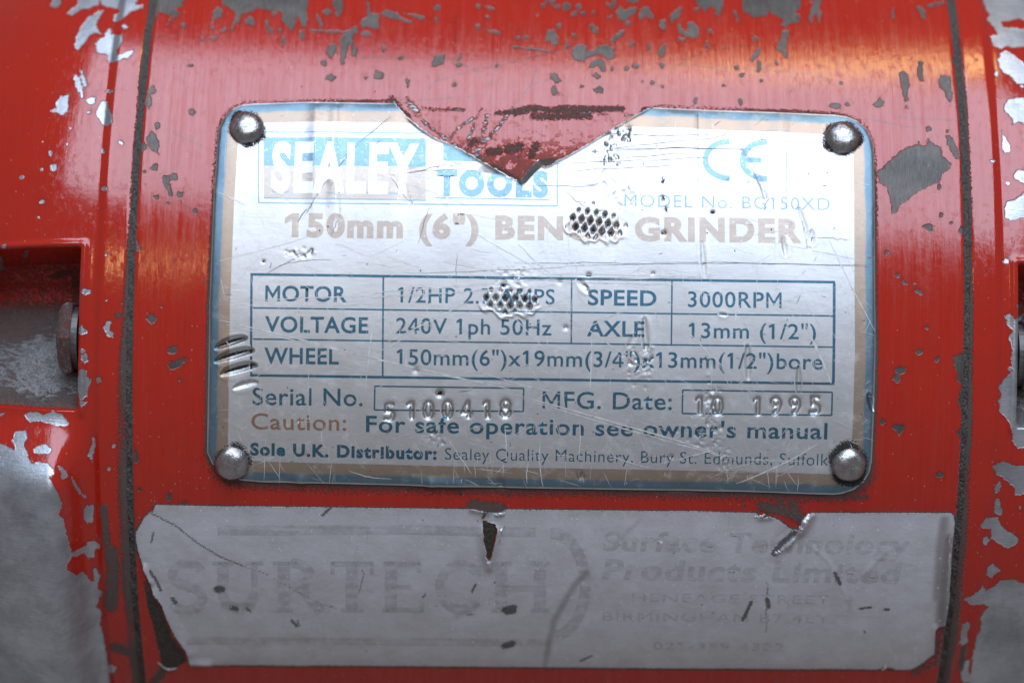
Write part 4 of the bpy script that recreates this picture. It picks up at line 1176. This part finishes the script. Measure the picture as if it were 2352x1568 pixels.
def curl_roll(px, rad_mm, lift, squash=1.0, mat=None, parent=None, name='rolled_edge', ns=14):
    P = np.array([to_surf(u, v, R + .2) for u, v in px])
    t_ = np.linspace(0, len(P) - 1, ns)
    C = np.stack([np.interp(t_, np.arange(len(P)), P[:, i]) for i in (0, 1)], 1)
    C = C + 0.06 * rng.standard_normal(C.shape)
    tg = np.gradient(C, axis=0)
    tg /= np.linalg.norm(tg, axis=1)[:, None]
    nn = np.stack([-tg[:, 1], tg[:, 0]], 1)
    A = np.linspace(0, 2 * math.pi, 13)[:-1]
    w_ = rad_mm * (0.35 + 0.65 * np.sin(np.linspace(0.25, math.pi - 0.25, ns))) * (1 + 0.10 * rng.standard_normal(ns))
    x = C[:, None, 0] + nn[:, None, 0] * np.cos(A) * w_[:, None] * squash
    s_ = C[:, None, 1] + nn[:, None, 1] * np.cos(A) * w_[:, None] * squash
    r_ = R + lift + w_[:, None] * (1 + np.sin(A)) * 0.8
    i = np.arange(ns * 12).reshape(ns, 12)
    j = np.roll(i, -1, 1)
    f = np.stack([i[:-1], j[:-1], j[1:], i[1:]], -1).reshape(-1, 4)
    make_mesh(name, pos(x, s_, r_).reshape(-1, 3), f, mat or M_curl, parent or stick, None, True, np.stack([x, s_, x * 0], -1).reshape(-1, 3))
M_torn = simple('torn_bright_aluminium', (0.62, 0.62, 0.63), (0.86, 0.86, 0.87), 1.0, 0.25, 0.45, 2.2, 0.15)
for a_, b_, w_ in ((0, 6, .10), (5, 11, .09), (11, 14, .16), (18, 23, .08), (22, 25, .07)):
    curl_roll(TEAR[a_:b_ + 1], w_, PT - 0.14, 1.0, M_torn, plate, 'torn_edge', 40)

# --- rivets
def rivet(cu, cv, rad_px, tilt):
    cx, cs = to_surf(cu, cv)
    th = cs / R
    nrm = np.array([0, -math.cos(th), math.sin(th)])
    tx = np.array([1.0, 0, 0])
    ty = np.cross(nrm, tx) * -1
    ty = np.array([0, math.sin(th), math.cos(th)])
    r0 = rad_px * PX
    base = np.array([cx, R - (R + PT - .05) * math.cos(th), (R + PT - .05) * math.sin(th)])
    prof = [(r0 * 1.0, 0.0)] + [(r0 * math.cos(a), 0.12 + 1.45 * math.sin(a)) for a in np.linspace(0.0, math.pi / 2, 14)[:-1]]
    n_ = 48
    vs_, fs = [], []
    fx, fy = tilt
    for (q, h) in prof:
        for i in range(n_):
            a = 2 * math.pi * i / n_
            lx, ly, lz = q * math.cos(a), q * math.sin(a), h
            lz = min(lz, 1.50 - 0.16 * (lx * fx + ly * fy))       # hammered flat
            w_ = 1 + 0.02 * math.sin(3 * a + fx * 5) + 0.012 * math.sin(5 * a + fy * 9)
            lz += 0.035 * math.sin(lx * 2.3 + fx * 7) * math.sin(ly * 2.7 + fy * 5) * (h > 0.5)
            vs_.append(base + tx * lx * w_ + ty * ly * w_ + nrm * lz)
    vs_.append(base + nrm * 1.50)
    for j in range(len(prof) - 1):
        for i in range(n_):
            k = (i + 1) % n_
            fs.append((j * n_ + i, j * n_ + k, (j + 1) * n_ + k, (j + 1) * n_ + i))
    v = np.array(vs_)
    c = len(v) - 1
    j = len(prof) - 1
    for i in range(0, n_, 2):
        fs.append((j * n_ + i, j * n_ + i + 1, j * n_ + (i + 2) % n_, c))
    make_mesh('rivet', v * MM + np.array([0, 0, ZB]), fs, M_rivet, plate, None, True, v)
for (cu, cv), tl in zip(RIVETS, [(.4, -.9), (.3, -.8), (-.6, .5), (.9, .7)]):
    rivet(cu, cv, 41 if cv < 600 else 40, tl)

# ------------------------------------------------------------------ sticker
sstep_ = 0.22
lo, hi = to_surf(300, 1552, R), to_surf(2206, 1148, R)
qx, qs = np.arange(lo[0], hi[0], sstep_), np.arange(lo[1], hi[1], sstep_)
Xs, Ss = np.meshgrid(qx, qs)
ST = 0.10
Us, Vs = to_px(Xs, Ss, R + ST)
d1 = sd_poly(Us, Vs, STICKER) * PX
d2 = sd_poly(Us, Vs, HOLE) * PX
dS = np.maximum(d1, -d2)
hS = 0.02 * np.sin(Xs * .4) * np.sin(Ss * .5)
hS = hS + 0.55 * np.clip(1 - d2 / 1.1, 0, 1) ** 2 * sstep(1195, 1225, Vs)
curl = [([(1838,1219),(1852,1196),(1861,1180)], 1.0, 1.0), ([(352,1362),(378,1405),(402,1455),(432,1500)], .5, 1.6), ([(330,1305),(345,1335)], .5, .8), ([(430,1520),(480,1524)], .35, .8), ([(1085,1169),(1120,1176)], .35, .6), ([(1745,1188),(1770,1187)], .3, .6), ([(2150,1440),(2148,1500)], .25, .6), ([(2186,1180),(2182,1420)], .18, .6)]
for P, a_, w_ in curl:
    hS = hS + a_ * np.clip(1 - sd_line(Us, Vs, P) * PX / w_, 0, 1) ** 1.4
Z8 = lambda pts: Z(1504.3, 1134.7, .31066, pts)
Z7 = lambda pts: Z(945.6, 1134.7, .27628, pts)
Z6 = lambda pts: Z(292.3, 1134.7, .29239, pts)
crack = Z6([(190,150),(370,240),(560,390),(730,490),(900,560),(1080,620),(1200,690),(1350,770),(1520,860),(1640,890)])
arc = Z8([(1100,330),(1200,420),(1280,490),(1330,580),(1370,660),(1420,780)])
# almond gouge beside the notch
g_ = sd_line(Us, Vs, Z8([(880,445),(960,360),(1040,290)])) * PX
hS = hS - 0.28 * np.clip(1 - g_ / 1.5, 0, 1) + 0.30 * np.clip(1 - sd_line(Us, Vs, Z8([(930,430),(1000,370),(1050,310)])) * PX / .55, 0, 1)
hS = hS + 0.07 * np.clip(1 - sd_line(Us, Vs, arc) * PX / .35, 0, 1)
hS = hS + 0.10 * np.clip(1 - sd_line(Us, Vs, Z8([(1560,580),(1710,410)])) * PX / .5, 0, 1)
hS = np.maximum(hS, -0.06)
dk = line_field(Us, Vs, [(crack[:5], 2.6, .75), (crack[4:], 1.8, .6), (arc[3:5], 5, .9), (Z8([(880,440),(940,360),(1030,285)]), 7, .95), (Z8([(830,650),(830,780)]), 2.4, .7), (Z8([(830,780),(840,830)]), 6, .95), (Z8([(822,850),(822,1020)]), 2.2, .6),
    (Z8([(650,930),(712,795)]), 4.5, .9), (Z8([(1515,845),(1600,835)]), 3.2, .9), (Z8([(1695,850),(1730,850)]), 3.6, .9), (Z8([(1545,1012),(1552,1022)]), 2.6, .9), (Z8([(1690,1300),(1750,1300)]), 8, .9), (Z8([(990,730),(980,870)]), 1.8, .45),
    (Z7([(770,960),(850,940)]), 8, 1.), (Z7([(790,980),(850,970)]), 7, 1.), (Z7([(770,1260),(840,1240)]), 8, 1.), (Z7([(500,810),(530,750)]), 3.4, .8), (Z7([(470,1000),(510,1000)]), 4, .6), (Z7([(1400,1385),(1500,1340)]), 3.0, .8), (Z7([(685,725),(692,735)]), 2.6, .8), (Z7([(590,200),(620,140),(760,135)]), 5, .7),
    (Z6([(705,745),(745,745)]), 8.5, 1.), (Z6([(820,890),(860,900)]), 6.5, .95), (Z6([(930,890),(970,920)]), 4, .7), (Z6([(1290,990),(1330,1035)]), 4, .8), (Z6([(1335,990),(1350,1030)]), 3, .7), (Z6([(180,600),(230,680),(265,750)]), 4, .85), (Z6([(355,820),(380,850)]), 6, .8), (Z6([(190,380),(205,300)]), 3.2, .7),
    (Z6([(1535,165),(1600,100)]), 4, .8), (Z6([(1840,590),(1860,620),(1820,770)]), 2.4, .6), (Z6([(1830,260),(1780,530)]), 1.8, .4), (Z6([(1885,280),(1880,560)]), 1.6, .4), (Z6([(2320,810),(2345,780)]), 3, .7)])
dk = np.maximum(dk, .40 * sstep(.3, 0, -d1))
stn = line_field(Us, Vs, [(Z7([(1450,650),(1350,760),(1250,930),(1185,1050),(1145,1230),(1105,1430)]), 9, .62), (Z7([(1900,210),(1720,380)]), 7, .35), (Z8([(2140,190),(2110,420),(2100,640),(2090,760)]), 13, .8), (Z8([(2165,330),(2140,600),(2120,950)]), 16, 1.0), (Z8([(1440,760),(1440,860)]), 7, .35), (Z6([(760,870),(980,880)]), 9, .4), (Z7([(380,1010),(560,920)]), 9, .35)])
stn = np.maximum(stn, 0.30 * sstep(2.2, 0.1, -dS))
gy, gx = np.gradient(dS, sstep_)
gn = np.sqrt(gx ** 2 + gy ** 2) + 1e-9
near = (dS > 0) & (dS < sstep_ * .78)
Xq = np.where(near, Xs - dS * gx / gn, Xs)
Sq = np.where(near, Ss - dS * gy / gn, Ss)
fc = grid_faces(*Xs.shape)
fc = fc[(dS < sstep_ * .75).ravel()[fc].all(1)]
stick = solid_sheet('sticker', Xq, Sq, R + ST + hS, fc, R - 0.03, M_film, root, {'dark': dk, 'stain': stn})
stick['label'] = 'torn grey company sticker with faded lettering below the nameplate'

def bil2(A, x, s):
    fx = np.clip((x - qx[0]) / sstep_, 0, len(qx) - 1.001)
    fs = np.clip((s - qs[0]) / sstep_, 0, len(qs) - 1.001)
    i, j = fx.astype(int), fs.astype(int)
    a, b = fx - i, fs - j
    return A[j, i] * (1 - a) * (1 - b) + A[j, i + 1] * a * (1 - b) + A[j + 1, i] * (1 - a) * b + A[j + 1, i + 1] * a * b

def on_sticker(name, T, lift=0.012):
    T = subdivide(np.asarray(T, float), 0.5)
    c = T.mean(1)
    T = T[bil2(dS, c[:, 0], c[:, 1]) < -0.12]
    ar = (T[:, 1, 0] - T[:, 0, 0]) * (T[:, 2, 1] - T[:, 0, 1]) - (T[:, 1, 1] - T[:, 0, 1]) * (T[:, 2, 0] - T[:, 0, 0])
    T[ar < 0] = T[ar < 0][:, ::-1]
    P, inv = np.unique(np.round(T.reshape(-1, 2), 5), axis=0, return_inverse=True)
    f = inv.reshape(-1, 3)
    f = f[(f[:, 0] != f[:, 1]) & (f[:, 1] != f[:, 2]) & (f[:, 0] != f[:, 2])]
    at = {'dark': bil2(dk, P[:, 0], P[:, 1]), 'stain': bil2(stn, P[:, 0], P[:, 1])}
    make_mesh(name, pos(P[:, 0], P[:, 1], R + ST + bil2(hS, P[:, 0], P[:, 1]) + lift), f, M_fink, stick, at, True, np.stack([P[:, 0], P[:, 1], P[:, 0] * 0], -1))
RS = R + ST
def st_strip(px, w):
    return strip_tris(px, w, RS)
def stext(body, p0, p1, cap, bold, space=1.06, shear=0.0):
    on_sticker('lettering', place_text(text_with_flags(body, bold, space), p0, p1, cap, shear, RS))
# big seriffed word; each letter is drawn from bars and arcs (a .. b wide, y0 top, y1 foot)
y0, y1 = 1290, 1404
def bar(*p, w=28):
    return st_strip(list(p), w)
def serif(cx, y, half=26):
    return st_strip([(cx - half, y), (cx + half, y)], 9)
def arcs(cx, cy, rx, ry, a0, a1, w, n_=18):
    A = np.radians(np.linspace(a0, a1, n_))
    return st_strip([(cx + rx * math.cos(a), cy - ry * math.sin(a)) for a in A], w)
letters = {
    'S': [arcs(430, 1318, 34, 25, 20, 270, 22), arcs(430, 1374, 36, 27, 90, -160, 22)],
    'U': [bar((512, y0), (512, 1362), w=26), arcs(548, 1362, 36, 34, 180, 360, 24), bar((584, y0), (584, 1362), w=14), serif(512, y0 + 3, 24), serif(584, y0 + 3, 20)],
    'R': [bar((652, y0), (652, y1)), arcs(668, 1319, 44, 27, 90, -90, 22), serif(650, y0 + 3, 24), serif(650, y1 - 3, 26), bar((690, 1345), (738, y1), w=24), serif(738, y1 - 3, 18)],
    'T': [bar((808, y0), (808, y1)), bar((760, y0 + 4), (858, y0 + 4), w=11), bar((764, y0), (764, 1318), w=9), bar((854, y0), (854, 1318), w=9), serif(808, y1 - 3, 26)],
    'E': [bar((898, y0), (898, y1)), bar((880, y0 + 4), (966, y0 + 4), w=11), bar((880, y1 - 4), (972, y1 - 4), w=11), bar((898, 1347), (945, 1347), w=10), bar((963, y0), (963, 1314), w=9), bar((969, 1380), (969, y1), w=9)],
    'C': [arcs(1058, 1347, 48, 52, 40, 320, 22), bar((1100, 1298), (1100, 1325), w=9)],
    'H': [bar((1152, y0), (1152, y1)), bar((1240, y0), (1240, y1)), bar((1152, 1350), (1240, 1350), w=14), serif(1152, y0 + 3, 24), serif(1152, y1 - 3, 24), serif(1240, y0 + 3, 22), serif(1240, y1 - 3, 22)]}
for parts in letters.values():
    on_sticker('lettering', np.concatenate(parts))
on_sticker('logo_line', st_strip([(500,1218),(800,1216),(950,1216),(1080,1219),(1230,1222)], 22), 0.008)
on_sticker('logo_line', arcs(1268, 1342, 76, 118, 92, -85, 26, 30), 0.008)
on_sticker('logo_line', st_strip([(430,1470),(800,1472),(1090,1474),(1262,1476)], 17), 0.008)
stext('Surface Technology', (1384,1262), (2085,1272), 42, 0.03, 1.1, 0.12)
stext('Products Limited', (1384,1328), (2062,1338), 44, 0.03, 1.1, 0.12)
stext('HENEAGE STREET', (1452,1380), (1905,1386), 19, -0.006, 1.1)
stext('BIRMINGHAM B7 4LY', (1384,1424), (1905,1430), 20, -0.006, 1.1)
stext('021-359 4322', (1500,1490), (1800,1494), 17, 0.02, 1.2)

# film rolled up beside the tears
M_curl = simple('shiny_rolled_film', (0.55, 0.55, 0.56), (0.75, 0.75, 0.77), 0.55, 0.22, 0.4, 1.6, 0.06)
curl_roll([(1838,1218),(1850,1199),(1860,1181)], 0.55, 0.02)
curl_roll(Z8([(930,425),(985,375),(1045,315)]), 0.26, 0.02)
curl_roll(Z8([(885,440),(930,425)]), 0.22, 0.02)
curl_roll(Z7([(655,590),(700,430),(735,310),(768,262)]), 0.24, 0.03)
curl_roll(Z7([(585,215),(588,360),(612,510),(640,595)]), 0.13, 0.03)
curl_roll(Z7([(690,178),(730,172),(775,162)]), 0.22, 0.03)
curl_roll(Z8([(735,172),(780,165),(815,155)]), 0.18, 0.02)
curl_roll(Z8([(2195,200),(2180,430),(2165,720)]), 0.16, 0.02)
curl_roll(Z8([(1680,1300),(1715,1275)]), 0.16, 0.02)
curl_roll([(352,1360),(372,1386),(388,1422)], 0.16, 0.02)
curl_roll([(362,1522),(382,1537),(405,1536)], 0.14, 0.02)

# brown adhesive left where the corner of the film is gone, and in the gouge
def patch(name, P, h, mat, parent, rough=.05):
    P = np.array(P, float)
    a, b = to_surf(P[:, 0].min() - 4, P[:, 1].max() + 4, R), to_surf(P[:, 0].max() + 4, P[:, 1].min() - 4, R)
    X, S_ = np.meshgrid(np.arange(a[0], b[0], .2), np.arange(a[1], b[1], .2))
    u, v = to_px(X, S_, R + h)
    d = sd_poly(u, v, P) * PX
    f = grid_faces(*X.shape)
    f = f[(d < 0.05).ravel()[f].all(1)]
    r = R + h + rough * rng.standard_normal(X.shape) * .5 - .1 * sstep(-.5, 0, d)
    used = np.unique(f)
    rm = np.full(X.size, -1)
    rm[used] = np.arange(len(used))
    make_mesh(name, pos(X.ravel()[used], S_.ravel()[used], r.ravel()[used]), rm[f], mat, parent, None, True, np.stack([X.ravel()[used], S_.ravel()[used], 0 * X.ravel()[used]], -1))
patch('adhesive_residue', [(326,1338),(345,1352),(362,1385),(380,1420),(398,1460),(425,1495),(432,1520),(405,1538),(378,1540),(366,1520),(358,1480),(346,1430),(335,1390)], .07, M_adh, stick)
patch('adhesive_residue', [(1108,1190),(1122,1200),(1136,1201),(1143,1215),(1139,1240),(1133,1262),(1124,1300),(1114,1272),(1108,1232)], .09, M_adh, stick)

bpy.data.objects.remove(_to)
bpy.data.curves.remove(_tc)
